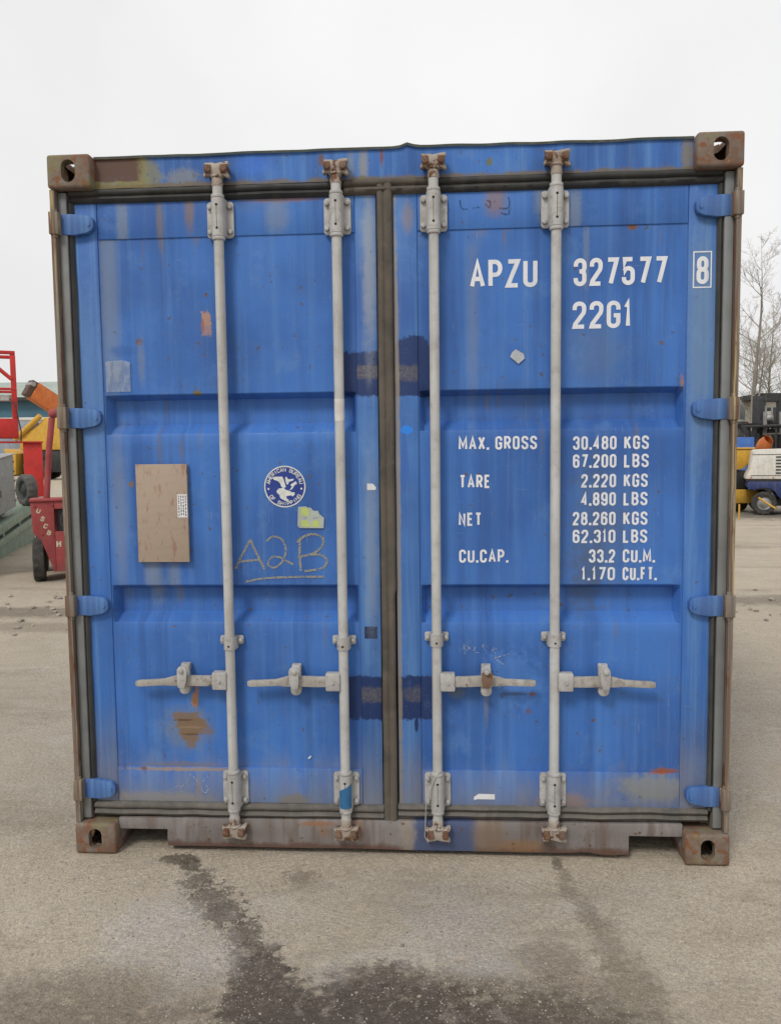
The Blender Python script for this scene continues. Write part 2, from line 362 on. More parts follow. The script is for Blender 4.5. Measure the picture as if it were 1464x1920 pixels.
def sillmat():
    m = Mat('grey_sill_paint')
    c = m.mix(m.rng(m.noise(4, 5, .6), .35, .65), (.245, .225, .22), (.185, .168, .162))
    c = m.mix(m.math('MULTIPLY', m.rng(m.noise(1, 6, .65, stretch=(24, 2, 3)), .42, .70), .8), c, (.135, .098, .078))
    c = m.mix(m.rng(m.noise(1, 6, .65, stretch=(9, 2, 22)), .60, .74, 0, .6), c, (.29, .275, .27))
    z = m.n('ShaderNodeSeparateXYZ', {0: m.p}).outputs[2]
    e = m.math('ADD', z, m.math('MULTIPLY', m.math('SUBTRACT', m.noise(18, 6, .7), .5), .05))
    c = m.mix(m.rng(e, .028, .048, .85, 0), c, (.12, .062, .045))
    for a in (((.185, .08), (.118, .09), (.075, .10, .19), dict(box=True, wob=.12, soft=.12, ns=20)), ((.35, .08), (.06, .07), (.21, .15, .11), dict(amt=.7, soft=.5, ns=18)),
              ((.48, .045), (.10, .022), (.24, .14, .07), dict(amt=.75, soft=.5, wob=.6)), ((-.29, .118), (.06, .010), (.26, .12, .06), dict(amt=.8, wob=1.0, soft=.4, ns=36)), ((-.27, .09), (.02, .03), (.24, .13, .08), dict(amt=.6, wob=.9, soft=.5)),
              ((-.14, .10), (.02, .04), (.25, .11, .06), dict(amt=.6, wob=.7, soft=.4)), ((.05, .08), (.03, .08), (.33, .29, .25), dict(amt=.6, soft=.4)), ((.57, .045), (.025, .03), (.10, .08, .07), dict(amt=.7, soft=.5))):
        c = m.blob(c, *a[:3], **a[3])
    rn = m.noise(26, 9, .7); rk = m.rng(rn, .58, .66); c = m.mix(rk, c, (.12, .065, .04))
    return m.done(c, .6, 0, m.bump(m.noise(60, 5, .65), .3, .0015))
MT['sill'] = sillmat()
def castmat():
    m = Mat('rusty_cast_steel'); m.offset_random()
    c = m.mix(m.rng(m.noise(14, 6, .65), .36, .64), (.155, .098, .07), (.19, .16, .13))
    c = m.mix(m.rng(m.noise(30, 7, .7), .50, .60), c, (.19, .078, .036))
    c = m.mix(m.math('MULTIPLY', m.rng(m.noise(8, 5, .6), .52, .66), .6), c, (.19, .18, .09))
    c = m.mix(m.rng(m.noise(55, 6, .7), .63, .69), c, (.30, .23, .18))
    return m.done(c, .75, 0, m.bump(m.noise(75, 6, .65), .6, .003))
MT['cast'] = castmat()
def postmat():
    m = Mat('streaked_post_steel')
    s1 = m.noise(1, 6, .62, stretch=(70, 18, 1.4))
    c = m.mix(m.rng(s1, .40, .60), (.15, .095, .065), (.20, .18, .155))
    c = m.mix(m.rng(m.noise(1, 6, .65, stretch=(90, 20, 2.3), vec=m.vmath('ADD', m.p, (3, 1, 9))), .56, .66, 0, .9), c, (.42, .34, .16))
    c = m.mix(m.rng(m.noise(1, 7, .7, stretch=(40, 20, 5)), .55, .66), c, (.13, .06, .035))
    return m.done(c, .7, 0, m.bump(m.noise(70, 6, .65), .5, .002))
MT['post'] = postmat()
MT['jbar'] = worn('grey_channel_paint', (.20, .215, .22), (.15, .16, .165), rust=.16, grime=.4, streak=.5, grime_col=(.19, .17, .15))
MT['rubber'] = worn('black_rubber', (.040, .042, .043), (.065, .064, .06), rust=0, rough=.62, grime=.35, streak=.6, grime_col=(.12, .11, .09), bump=.35)
MT['rubber_top'] = worn('clean_black_rubber', (.026, .028, .029), (.040, .040, .038), rust=0, rough=.6, grime=.2, streak=.3, grime_col=(.09, .08, .065), bump=.35)
MT['rubber_brown'] = worn('dusty_brown_rubber', (.105, .09, .072), (.06, .054, .047), rust=0, rough=.75, grime=.6, streak=.6, grime_col=(.15, .125, .10), bump=.5)
MT['rubber_low'] = worn('dusty_rubber', (.13, .12, .105), (.085, .08, .072), rust=.05, rough=.75, grime=.5, streak=.4, grime_col=(.19, .165, .14), bump=.4)
MT['rod'] = worn('pale_grey_bar_paint', (.51, .515, .51), (.43, .43, .42), rust=.13, rough=.5, grime=.5, streak=.55, grime_col=(.30, .275, .25), rs=26)
MT['bracket'] = worn('pale_grey_bracket_paint', (.46, .455, .445), (.38, .37, .36), rust=.24, rough=.55, grime=.6, streak=.35, grime_col=(.22, .19, .16), rs=24, scale=12)
MT['cam'] = worn('chipped_cam_steel', (.42, .38, .34), (.33, .27, .22), rust=.62, rough=.65, grime=.5, rs=22, grime_col=(.24, .18, .13))
MT['keeper'] = worn('rusty_keeper', (.20, .12, .08), (.14, .075, .045), rust=.8, rough=.75, rs=20)
MT['handle'] = worn('chipped_handle_paint', (.42, .40, .375), (.33, .31, .28), rust=.42, rough=.6, grime=.75, rs=34, grime_col=(.20, .17, .145), scale=14)
MT['hole'] = plain('dark_recess', (.012, .012, .014), .9)
MT['white_paint'] = None
def white_paint():
    m = Mat('worn_white_lettering')
    a = m.rng(m.noise(85, 5, .7), .64, .72, 1, .6)
    c = m.mix(m.rng(m.noise(1, 5, .6, stretch=(40, 1, 3)), .4, .7), (.72, .73, .77), (.60, .63, .69))
    return m.done(c, .55, 0, None, a)
MT['white_paint'] = white_paint()
MT['emblem_blue'] = plain('emblem_blue', (.020, .045, .24), .45, var=.12)
MT['emblem_white'] = plain('emblem_white', (.60, .62, .60), .5, var=.12, scale=60)
def chalk(name, col, lo, hi, amt):
    m = Mat(name); a = m.rng(m.noise(150, 6, .75), lo, hi, 0, amt)
    return m.done(m.mix(m.noise(40), col, tuple(x * .8 for x in col)), .9, 0, None, a)
MT['chalk'] = chalk('yellow_chalk', (.36, .35, .27), .36, .54, .85)
MT['chalk_white'] = chalk('white_chalk', (.50, .55, .62), .42, .6, .7)
MT['scribble'] = chalk('dark_marker', (.03, .035, .06), .4, .55, .7)
def ply():
    m = Mat('weathered_plywood')
    c = m.mix(m.noise(1, 6, .6, stretch=(9, 1, 60)), (.40, .315, .25), (.33, .26, .205))
    c = m.mix(m.rng(m.noise(1, 6, .7, stretch=(40, 1, 14)), .54, .66, 0, .7), c, (.28, .14, .095))
    c = m.mix(m.rng(m.noise(90, 6, .7), .66, .71), c, (.10, .07, .05))
    return m.done(c, .85, 0, m.bump(m.noise(1, 5, .6, stretch=(10, 1, 90)), .3, .001))
MT['ply'] = ply()
MT['paper'] = plain('white_paper', (.66, .66, .68), .7, var=.06)
def remains():
    m = Mat('weathered_label_remains'); a = m.rng(m.noise(1, 5, .65, stretch=(45, 1, 16)), .34, .62, .30, .62)
    return m.done((.36, .42, .52), .8, 0, None, a)
MT['paper_grey'] = remains()
MT['sticker'] = plain('grey_green_sticker', (.36, .40, .36), .6)
MT['sticker_y'] = plain('yellow_green_print', (.42, .50, .16), .6)
MT['ink'] = plain('print_ink', (.06, .06, .08), .7)
MT['tape'] = plain('white_tape', (.60, .58, .56), .6)
MT['blue_patch'] = plain('teal_sticker', (.03, .13, .28), .5)

# ------------------------------------------------------------------ lettering
def arc(cx, cy, a0, a1, rx=.5, ry=.18, n=9):
    return [(cx + rx * math.cos(R(a0 + (a1 - a0) * i / n)), cy + ry * math.sin(R(a0 + (a1 - a0) * i / n))) for i in range(n + 1)]
T_, B_ = .82, .18
G = {
 '0': [arc(.5, T_, 0, 180) + arc(.5, B_, 180, 360) + [(1, T_)]],
 'O': [arc(.5, T_, 0, 180) + arc(.5, B_, 180, 360) + [(1, T_)]],
 'C': [[(1, .70)] + arc(.5, T_, 0, 180) + arc(.5, B_, 180, 360) + [(1, .30)]],
 'G': [[(1, .70)] + arc(.5, T_, 0, 180) + arc(.5, B_, 180, 360) + [(1, .46), (.52, .46)]],
 'S': [[(1, .74)] + arc(.5, T_, 0, 180) + [(0, .74), (.06, .64), (.25, .56), (.75, .45), (.94, .37), (1, .28)] + arc(.5, B_, 0, -180) + [(0, .26)]],
 '3': [[(0, .74)] + arc(.5, T_, 180, 0) + [(1, .68), (.93, .59), (.75, .535), (.42, .53)], [(.70, .53), (.92, .475), (1, .38)] + arc(.5, B_, 0, -180) + [(0, .26)]],
 '2': [[(0, .72)] + arc(.5, T_, 180, 0) + [(1, .70), (.93, .58), (.08, .12), (0, 0), (1, 0)]],
 '7': [[(0, 1), (1, 1), (.33, 0)]],
 '5': [[(.95, 1), (.06, 1), (.04, .50)] + arc(.5, .44, 155, 0) + arc(.5, B_, 0, -180) + [(0, .25)]],
 '8': [arc(.5, T_, 0, 180, .46) + arc(.5, .70, 180, 360, .46, .165) + [(.96, T_)], arc(.5, .36, 0, 180, .5, .175) + arc(.5, B_, 180, 360) + [(1, .36)]],
 '1': [[(.05, .80), (.5, 1), (.5, 0)]],
 '4': [[(.74, 0), (.74, 1), (0, .27), (1, .27)]],
 '6': [[(1, .74)] + arc(.5, T_, 0, 180) + arc(.5, B_, 180, 360) + [(1, .40)] + arc(.5, .42, 0, 165)],
 '9': [[(0, .26)] + arc(.5, B_, 180, 360) + arc(.5, T_, 0, 180) + [(0, .60)] + arc(.5, .58, 180, 345)],
 'A': [[(0, 0), (.5, 1), (1, 0)], [(.17, .30), (.83, .30)]],
 'P': [[(0, 0), (0, 1), (.5, 1)] + arc(.5, .73, 90, -90, .5, .27) + [(0, .46)]],
 'R': [[(0, 0), (0, 1), (.5, 1)] + arc(.5, .74, 90, -90, .5, .26) + [(0, .48)], [(.5, .48), (1, 0)]],
 'B': [[(0, 0), (0, 1), (.5, 1)] + arc(.5, .76, 90, -90, .45, .24) + [(0, .52)], [(.45, .52)] + arc(.5, .26, 90, -90, .5, .26) + [(0, 0)]],
 'Z': [[(.03, 1), (1, 1), (0, 0), (1, 0)]], 'U': [[(0, 1), (0, B_)] + arc(.5, B_, 180, 360) + [(1, 1)]],
 'M': [[(0, 0), (0, 1), (.5, .25), (1, 1), (1, 0)]], 'X': [[(0, 0), (1, 1)], [(0, 1), (1, 0)]],
 'T': [[(0, 1), (1, 1)], [(.5, 1), (.5, 0)]], 'E': [[(1, 1), (0, 1), (0, 0), (1, 0)], [(0, .52), (.85, .52)]],
 'F': [[(1, 1), (0, 1), (0, 0)], [(0, .52), (.85, .52)]], 'N': [[(0, 0), (0, 1), (1, 0), (1, 1)]],
 'K': [[(0, 0), (0, 1)], [(1, 1), (.05, .45)], [(.35, .60), (1, 0)]], 'L': [[(0, 1), (0, 0), (1, 0)]],
 'H': [[(0, 0), (0, 1)], [(1, 0), (1, 1)], [(0, .52), (1, .52)]], 'I': [[(.5, 0), (.5, 1)]],
 '.': [], 'D': [[(0, 0), (0, 1), (.45, 1)] + arc(.45, .5, 90, -90, .55, .5) + [(0, 0)]],
}
NARROW = {'1': .62, '.': .30, 'I': .3, 'M': 1.25, 'A': 1.08, 'L': .9, 'E': .9, 'F': .9}
def stroke(mb, pts, w, y, taper=False):
    pts = [Vector(p) for p in pts]; q = [pts[0]]
    for p in pts[1:]:
        if (p - q[-1]).length > 1e-5: q.append(p)
    m = len(q)
    if m < 2: return
    closed = (q[0] - q[-1]).length < 1e-4
    if closed: q = q[:-1]; m -= 1
    L, Rr = [], []
    for i, p in enumerate(q):
        a = q[i - 1] if (i > 0 or closed) else None; b = q[(i + 1) % m] if (i < m - 1 or closed) else None
        d1 = (p - a).normalized() if a is not None else (b - p).normalized()
        d2 = (b - p).normalized() if b is not None else d1
        n1 = Vector((-d1.y, d1.x)); n2 = Vector((-d2.y, d2.x)); nn = n1 + n2
        nn = nn.normalized() if nn.length > 1e-4 else n1
        k = min(1 / max(nn.dot(n1), .3), 2.2)
        ww = w / 2 * k
        L.append(p + nn * ww); Rr.append(p - nn * ww)
    n0 = len(mb.v)
    mb.v += [(p.x, y, p.y) for p in L] + [(p.x, y, p.y) for p in Rr]
    for i in range(m if closed else m - 1):
        j = (i + 1) % m
        mb.f.append((n0 + m + i, n0 + m + j, n0 + j, n0 + i))
def text(mb, s, x0, x1, z0, h, y, bold=.115, gap=.20, space=.42):
    """lettering fitted between x0 and x1, cap height h"""
    ws = [space if ch == ' ' else NARROW.get(ch, 1.) for ch in s]
    tot = sum(ws) + gap * sum(1 for i in range(len(s) - 1))
    u = (x1 - x0) / tot; t = h * bold; x = x0
    for k, ch in enumerate(s):
        w = ws[k] * u
        if ch == '.':
            cxx = x + w/2; mb.quad((cxx - t*.55, y, z0), (cxx + t*.55, y, z0), (cxx + t*.55, y, z0 + t*1.1), (cxx - t*.55, y, z0 + t*1.1))
        elif ch != ' ':
            for si, st in enumerate(G[ch]):
                stroke(mb, [(x + t/2 + a * (w - t), z0 + t/2 + b * (h - t)) for a, b in st], t, y - .00015 * si)
        x += w + gap * u
def arc_text(mb, s, c, r, a0, a1, h, y, flip=False, bold=.2):
    n = len(s)
    for i, ch in enumerate(s):
        if ch == ' ': continue
        a = R(a0 + (a1 - a0) * i / (n - 1)); w = h * .62
        for si, st in enumerate(G[ch]):
            pts = []
            for gx, gz in st:
                lx, lz = (gx - .5) * w * NARROW.get(ch, 1), gz * h
                rr = r + lz if not flip else r + h - lz
                aa = a - lx / r if not flip else a + lx / r
                pts.append((c[0] + rr * math.cos(aa), c[1] + rr * math.sin(aa)))
            stroke(mb, pts, h * bold, y - .00012 * si)

# ------------------------------------------------------------------ ground
GB = (.315, .285, .238)
def ground_mat():
    m = Mat('dusty_concrete_yard')
    c = m.mix(m.rng(m.noise(.9, 6, .6), .33, .68), (.445, .380, .288), (.395, .340, .262))
    c = m.mix(m.rng(m.noise(3.1, 7, .65), .40, .68, 0, .6), c, (.47, .415, .34))
    c = m.mix(m.rng(m.noise(.22, 4, .55), .5, .7, 0, .5), c, (.37, .315, .245))
    mud = m.noise(1, 6, .68, stretch=(.5, 1.5, 1))
    c = m.mix(m.rng(mud, .52, .66, 0, .6), c, (.25, .208, .155))
    pale = m.noise(1, 6, .7, stretch=(1.1, 1.7, 1), vec=m.vmath('ADD', m.p, (5, 9, 0)))
    c = m.mix(m.rng(pale, .55, .68, 0, .5), c, (.50, .455, .39))
    D = (.098, .079, .060); W = (.215, .178, .132)
    P = dict(plane='xy')
    far = [((-3.9, 4.6), (2.4, .25), (.17, .14, .105), dict(amt=.8, soft=.5, wob=.8, ns=2.2)), ((-3.3, 3.9), (1.5, .2), W, dict(amt=.6, soft=.5, wob=.9, ns=2.5)),
           ((4.0, 5.2), (2.2, .25), (.17, .14, .105), dict(amt=.7, soft=.5, wob=.9, ns=2)), ((7.6, 15.4), (2.2, 1.2), (.07, .065, .06), dict(amt=.75, soft=.4, wob=.6, ns=1.5)),
           ((3.2, 9.5), (1.6, .4), W, dict(amt=.4, soft=.6, wob=.8, ns=1.5))]
    near = [((-.2, -1.0), (1.6, .36), W, dict(amt=.5, soft=.45, wob=.5, ns=4)), ((-.75, -.80), (.30, .16), W, dict(amt=.55, soft=.4, wob=.9, ns=9)), ((-1.5, .2), (.8, .35), W, dict(amt=.15, soft=.6, wob=.8, ns=4)), ((1.9, .6), (.9, .3), W, dict(amt=.12, soft=.6, wob=.8, ns=4)),
            ((-.9, -.86), (.62, .13), W, dict(amt=.55, soft=.6, wob=.6, ns=6)), ((-.95, -1.0), (.60, .2), D, dict(amt=.25, soft=.5, wob=.6, ns=6)),
            ((-.37, -.66), (.085, .115), D, dict(amt=.9, soft=.10, wob=.35, ns=14)), ((-.30, -.88), (.15, .24), D, dict(amt=.9, soft=.10, wob=.35, ns=14)), ((-.12, -.98), (.22, .24), D, dict(amt=.9, soft=.15, wob=.4, ns=14)),
            ((.02, -.76), (.19, .17), D, dict(amt=.8, soft=.22, wob=.5, ns=18)), ((.06, -1.0), (.25, .27), D, dict(amt=.9, soft=.2, wob=.45, ns=14)),
            ((.25, -.74), (.12, .13), W, dict(amt=.75, soft=.4, wob=.8, ns=18)), ((.30, -.95), (.25, .20), D, dict(amt=.7, soft=.4, wob=.6, ns=12)),
            ((.20, -.90), (.22, .15), D, dict(amt=.7, soft=.35, wob=.5, ns=14)), ((.40, -.92), (.14, .12), D, dict(amt=.45, soft=.5, wob=.6, ns=14)), ((.53, -.86), (.24, .27), W, dict(amt=.7, soft=.30, wob=.35, ns=9)), ((.47, -1.05), (.30, .24), D, dict(amt=.4, soft=.5, wob=.5, ns=9)),
            ((-.80, -.02), (.070, .042), D, dict(amt=.85, soft=.2, wob=.7, ns=18)), ((-.755, -.06), (.040, .05), D, dict(amt=.85, soft=.2, wob=.8, ns=24)),
            ((-.69, -.17), (.055, .075), D, dict(amt=.75, soft=.12, wob=2.0, ns=36)), ((-.62, -.27), (.07, .08), D, dict(amt=.75, soft=.12, wob=2.0, ns=36)), ((-.55, -.36), (.075, .08), D, dict(amt=.8, soft=.12, wob=1.8, ns=36)), ((-.46, -.46), (.07, .07), D, dict(amt=.8, soft=.12, wob=1.6, ns=36)), ((-.41, -.55), (.075, .06), D, dict(amt=.85, soft=.12, wob=1.0, ns=24)),
            ((-.33, -.13), (.055, .045), W, dict(amt=.75, soft=.2, wob=2.2, ns=30)),
            ((.60, .00), (.020, .05), D, dict(amt=.7, soft=.4, wob=.8)), ((.612, -.13), (.028, .11), W, dict(amt=.65, soft=.45, wob=.8, ns=18)), ((.65, -.31), (.034, .12), W, dict(amt=.65, soft=.45, wob=.8, ns=18)), ((.685, -.48), (.045, .13), W, dict(amt=.65, soft=.5, wob=.7, ns=18)), ((.72, -.72), (.075, .20), (.24, .205, .15), dict(amt=.9, soft=.4, wob=.5, ns=14)),
            ((.50, -.56), (.12, .07), W, dict(amt=.7, soft=.4, wob=.9, ns=12)), ((-.1, .3), (1.1, .25), W, dict(amt=.3, soft=.6, wob=.4)),
            ((.30, -.60), (.10, .05), (.40, .375, .345), dict(amt=.7, soft=.5, wob=1.3, ns=24)), ((-.55, -.62), (.10, .12), (.44, .41, .38), dict(amt=.6, soft=.7, wob=.9, ns=12)), ((-.75, -.45), (.16, .16), (.43, .40, .37), dict(amt=.6, soft=.7, wob=.9, ns=9)), ((.22, -.38), (.15, .2), (.40, .37, .34), dict(amt=.55, soft=.7, wob=.9, ns=9)), ((-.16, -.66), (.05, .10), (.40, .37, .33), dict(amt=.5, soft=.5, wob=1.2, ns=24))]
    near.append(((.18, -.94), (.58, .27), (.105, .084, .063), dict(amt=.82, soft=.25, wob=.30, ns=9)))
    near.append(((-.02, -.95), (.44, .25), (.085, .069, .053), dict(amt=.7, soft=.25, wob=.45, ns=14)))
    wet = 0.0
    for a in far + near:
        c = m.blob(c, *a[:3], **{**a[3], **P})
        if a[2] is D: wet = m.math('MAXIMUM', wet, m.k)
    sp = m.noise(70, 5, .80)
    mo = m.noise(13, 5, .7)
    c = m.mix(m.rng(mo, .52, .66, 0, .45), c, (.33, .288, .238))
    c = m.mix(m.rng(mo, .46, .34, 0, .35), c, (.47, .40, .305))
    s2 = m.noise(190, 3, .7)
    gr = m.math('MULTIPLY', m.rng(s2, .30, .70, .68, 1.34, False), m.rng(sp, .30, .70, .74, 1.26, False))
    c = m.mix(1.0, c, m.n('ShaderNodeCombineColor', {0: gr, 1: gr, 2: gr}).outputs[0], 'MULTIPLY')
    vo = m.n('ShaderNodeTexVoronoi', {'Vector': m.p, 'Scale': 95.0, 'Randomness': 1.0})
    pk = m.math('MULTIPLY', m.rng(vo.outputs[0], .16, .30, 1, 0), m.rng(m.n('ShaderNodeSeparateColor', {0: vo.outputs['Color']}).outputs[0], .80, .84))
    c = m.mix(m.math('MULTIPLY', pk, .45), c, m.mix(m.n('ShaderNodeSeparateColor', {0: vo.outputs['Color']}).outputs[1], (.17, .145, .125), (.52, .49, .46)))
    return m.done(c, m.rng(wet, .2, .9, .9, .5), 0, m.bump(m.noise(34, 5, .78), .9, .012))
MT['ground'] = ground_mat()
def axis_pts(lo, hi, dense0, dense1, step):
    a = [dense0 + step * i for i in range(int((dense1 - dense0) / step) + 1)]
    x, s = dense1, step
    while x < hi: s *= 1.25; x += s; a.append(min(x, hi))
    x, s = dense0, step
    while x > lo: s *= 1.25; x -= s; a.insert(0, max(x, lo))
    return a
gx = axis_pts(-600, 600, -4, 4, .06); gy = axis_pts(-60, 900, -1.4, 5, .06)
gm = MB()
for y in gy:
    for x in gx:
        d = max(0, 1 - max(abs(x) / 60, abs(y) / 60))
        z = (mnoise.noise((x * .9, y * .9, 3)) * .010 + mnoise.noise((x * 4.5, y * 4.5, 8)) * .004) * d
        if abs(x) < 1.6 and -.2 < y < 6.4: z = min(z, 0) * .5
        if y > 3.6: z += .05 * max(0, mnoise.noise((x * .35, y * 1.1, 5))) * min(1, (y - 3.6) / 2) * d
        gm.v.append((x, y, z - .002))
nx = len(gx)
for j in range(len(gy) - 1):
    for i in range(nx - 1):
        gm.f.append((j*nx + i, j*nx + i + 1, (j+1)*nx + i + 1, (j+1)*nx + i))
gme = bpy.data.meshes.new('ground'); gme.from_pydata(gm.v, [], gm.f); gme.materials.append(MT['ground'])
for f in gme.polygons: f.use_smooth = True
ground = put('ground', gme); ground['kind'] = 'structure'
# loose stones
pm = MB(); rg = random.Random(11)
ico = bmesh.new(); bmesh.ops.create_icosphere(ico, subdivisions=1, radius=1)
iv = [v.co.copy() for v in ico.verts]; ifc = [[v.index for v in f.verts] for f in ico.faces]; ico.free()
spots = []
for k in range(6500):
    t = rg.random()
    if t < .62: x, y = rg.uniform(-1.5, 1.5), rg.uniform(-1.2, .0)
    elif t < .74: x, y = rg.gauss(.32, .2), rg.gauss(-.66, .1)
    elif t < .82: x, y = rg.gauss(-.5, .12), rg.gauss(-.75, .12)
    else:
        x = rg.uniform(1.25, 4.5) * rg.choice((-1, 1)); y = rg.uniform(-.2, 6)
        if rg.random() < .3: y = rg.gauss(4.5, .35); x = rg.uniform(2.2, 5) * rg.choice((-1, 1))
    spots.append((x, y))
for x, y in spots:
    s = rg.choice((.0012, .0014, .0017, .002, .0024, .0032)) * rg.uniform(.7, 1.3)
    if rg.random() < .004: s = rg.uniform(.005, .009)
    if y > 3.6 and rg.random() < .25: s = rg.uniform(.012, .035)
    if max(abs(x)/60, abs(y)/60) > 1 or (abs(x) < 1.3 and y > .25): continue
    k0 = len(pm.v); a = rg.uniform(0, 6.28); sx, sy, sz = s * rg.uniform(.8, 1.5), s * rg.uniform(.7, 1.2), s * rg.uniform(.4, .8)
    z = (mnoise.noise((x * .9, y * .9, 3)) * .010 + mnoise.noise((x * 4.5, y * 4.5, 8)) * .004)
    if abs(x) < 1.6 and -.2 < y < 6.4: z = min(z, 0) * .5
    if y > 3.6: z += .05 * max(0, mnoise.noise((x * .35, y * 1.1, 5))) * min(1, (y - 3.6) / 2)
    for v in iv:
        j = rg.uniform(.8, 1.15); px, py = v.x * sx * j, v.y * sy * j
        pm.v.append((x + px * math.cos(a) - py * math.sin(a), y + px * math.sin(a) + py * math.cos(a), z - .002 + v.z * sz * j + sz * .4))
    for f in ifc: pm.f.append(tuple(k0 + i for i in f))
def pebmat():
    m = Mat('loose_stone')
    c = m.mix(m.rng(m.noise(38, 2, .5), .3, .7), (.20, .175, .145), (.42, .375, .31))
    return m.done(c, .9)
peb = pm.sheet('loose_gravel', pebmat()); peb['kind'] = 'stuff'; peb['label'] = 'small loose stones strewn over the dusty yard'; peb['category'] = 'gravel'

# ------------------------------------------------------------------ shipping container
box = thing('shipping_container', 'weathered blue steel shipping container with closed double doors and pale locking bars', 'shipping container')

def casting(x0, x1, y0, y1, z0, z1, fx, fy, fz):
    """hollow corner casting with an opening in the outer end face, the outer side face and the top or bottom"""
    mb = MB()
    def face(c00, c10, c11, c01, hole, inward):
        P = [Vector(c) for c in (c00, c10, c11, c01)]
        n0 = len(mb.v); mb.v += [tuple(p) for p in P]
        if not hole: mb.f.append((n0, n0+1, n0+2, n0+3)); return
        hw, hh = hole; ux = (P[1] - P[0]); uz = (P[3] - P[0]); c = P[0] + ux/2 + uz/2; ux.normalize(); uz.normalize()
        N = 32; inw = Vector(inward) * .028; ring = []
        sw = max(hw - hh, 0); sh = max(hh - hw, 0); r = min(hw, hh)
        for i in range(N):
            t = 2 * math.pi * (i + .5) / N + math.pi          # starts at the P0 quadrant
            px, pz = math.cos(t), math.sin(t)
            ring.append(c + ux * (r * px + math.copysign(sw, px)) + uz * (r * pz + math.copysign(sh, pz)))
        k = len(mb.v); mb.v += [tuple(p) for p in ring]; k2 = len(mb.v); mb.v += [tuple(p + inw) for p in ring]
        q = N // 4
        for i in range(N):
            j = (i + 1) % N; ci = i // q
            mb.f.append((k + i, k + j, k2 + j, k2 + i))
            if j // q == ci: mb.f.append((n0 + ci, k + j, k + i))
            else: mb.f.append((n0 + ci, n0 + (ci + 1) % 4, k + j, k + i))
    A = lambda x, y, z: (x, y, z)
    yo, yi = (y0, y1) if fy < 0 else (y1, y0); xo, xi = (x0, x1) if fx < 0 else (x1, x0); zo, zi = (z0, z1) if fz < 0 else (z1, z0)
    zh = (.0255, .0395)
    face(A(x0, yo, z0), A(x1, yo, z0), A(x1, yo, z1), A(x0, yo, z1), zh, (0, 1 if fy < 0 else -1, 0))
    face(A(x0, yi, z0), A(x1, yi, z0), A(x1, yi, z1), A(x0, yi, z1), None, None)
    face(A(xo, y0, z0), A(xo, y1, z0), A(xo, y1, z1), A(xo, y0, z1), (.0255, .0395), (1 if fx < 0 else -1, 0, 0))
    face(A(xi, y0, z0), A(xi, y1, z0), A(xi, y1, z1), A(xi, y0, z1), None, None)
    face(A(x0, y0, zo), A(x1, y0, zo), A(x1, y1, zo), A(x0, y1, zo), (.032, .060), (0, 0, 1 if fz < 0 else -1))
    face(A(x0, y0, zi), A(x1, y0, zi), A(x1, y1, zi), A(x0, y1, zi), None, None)
    return mb
L_ = 6.058
for sx in (-1, 1):
    for (y0, y1, fy) in ((0, .178, -1), (L_ - .178, L_, 1)):
        for (z0, z1, fz) in ((0, .118, -1), (2.473, 2.591, 1)):
            xa, xb = (-1.219, -1.060) if sx < 0 else (1.060, 1.219)
            mb = casting(xa, xb, y0, y1, z0, z1, sx, fy, fz)
            me = mb.mesh('corner_casting', MT['cast'], smooth=40)
            bm = bmesh.new(); bm.from_mesh(me)
            ed = [e for e in bm.edges if len(e.link_faces) == 2 and e.calc_face_angle(0) > R(50) and e.calc_length() > .05]
            bmesh.ops.bevel(bm, geom=ed, offset=.011, segments=3, affect='EDGES', profile=.5)
            bmesh.ops.recalc_face_normals(bm, faces=bm.faces)
            for f in bm.faces: f.smooth = True
            for e in bm.edges:
                if len(e.link_faces) == 2: e.smooth = e.calc_face_angle(0) < R(38)
            bm.to_mesh(me); bm.free()
            put('corner_casting', me, box)

# corner posts at the door end: outer flange, grey J channel, hinge lugs
for sx in (-1, 1):
    X = lambda a: sx * a
    mb = MB()
    prof = [(1.2165, .012), (1.199, .012), (1.199, .052), (1.165, .056), (1.165, .09), (1.14, .09), (1.14, .12), (1.2165, .12)]
    zz = [.12 + 2.351 * i / 40 for i in range(41)]
    k = len(prof)
    for zi_, z in enumerate(zz):
        for (a, b) in prof:
            w = mnoise.noise((sx * 3, z * 3, b * 9)) * .0018
            mb.v.append((X(a + w), b + w, z))
    for i in range(len(zz) - 1):
        for j in range(k):
            j2 = (j + 1) % k
            mb.f.append((i*k + j, i*k + j2, (i+1)*k + j2, (i+1)*k + j))
    post = mb.build('corner_post', MT['post'], box, smooth=30)
    jb = MB().box(min(X(1.1985), X(1.166)), max(X(1.1985), X(1.166)), .034, .0515, .125, 2.468)
    jb.build('channel_strip', MT['jbar'], post, bevel=.005)
    for zc in (2.354, 1.655, .955, .245):
        lg = MB().box(min(X(1.2215), X(1.186)), max(X(1.2215), X(1.186)), .004, .04, zc - .040, zc + .040)
        lg.cyl((X(1.203), .018, zc - .052), (X(1.203), .018, zc + .052), .010, n=10)
        lg.build('hinge_lug', MT['post'], post, bevel=.004)
    # plain far-end posts
    MB().box(min(X(1.2165), X(1.14)), max(X(1.2165), X(1.14)), L_ - .12, L_ - .012, .12, 2.471).build('corner_post', MT['side_blue'], box, bevel=.006)

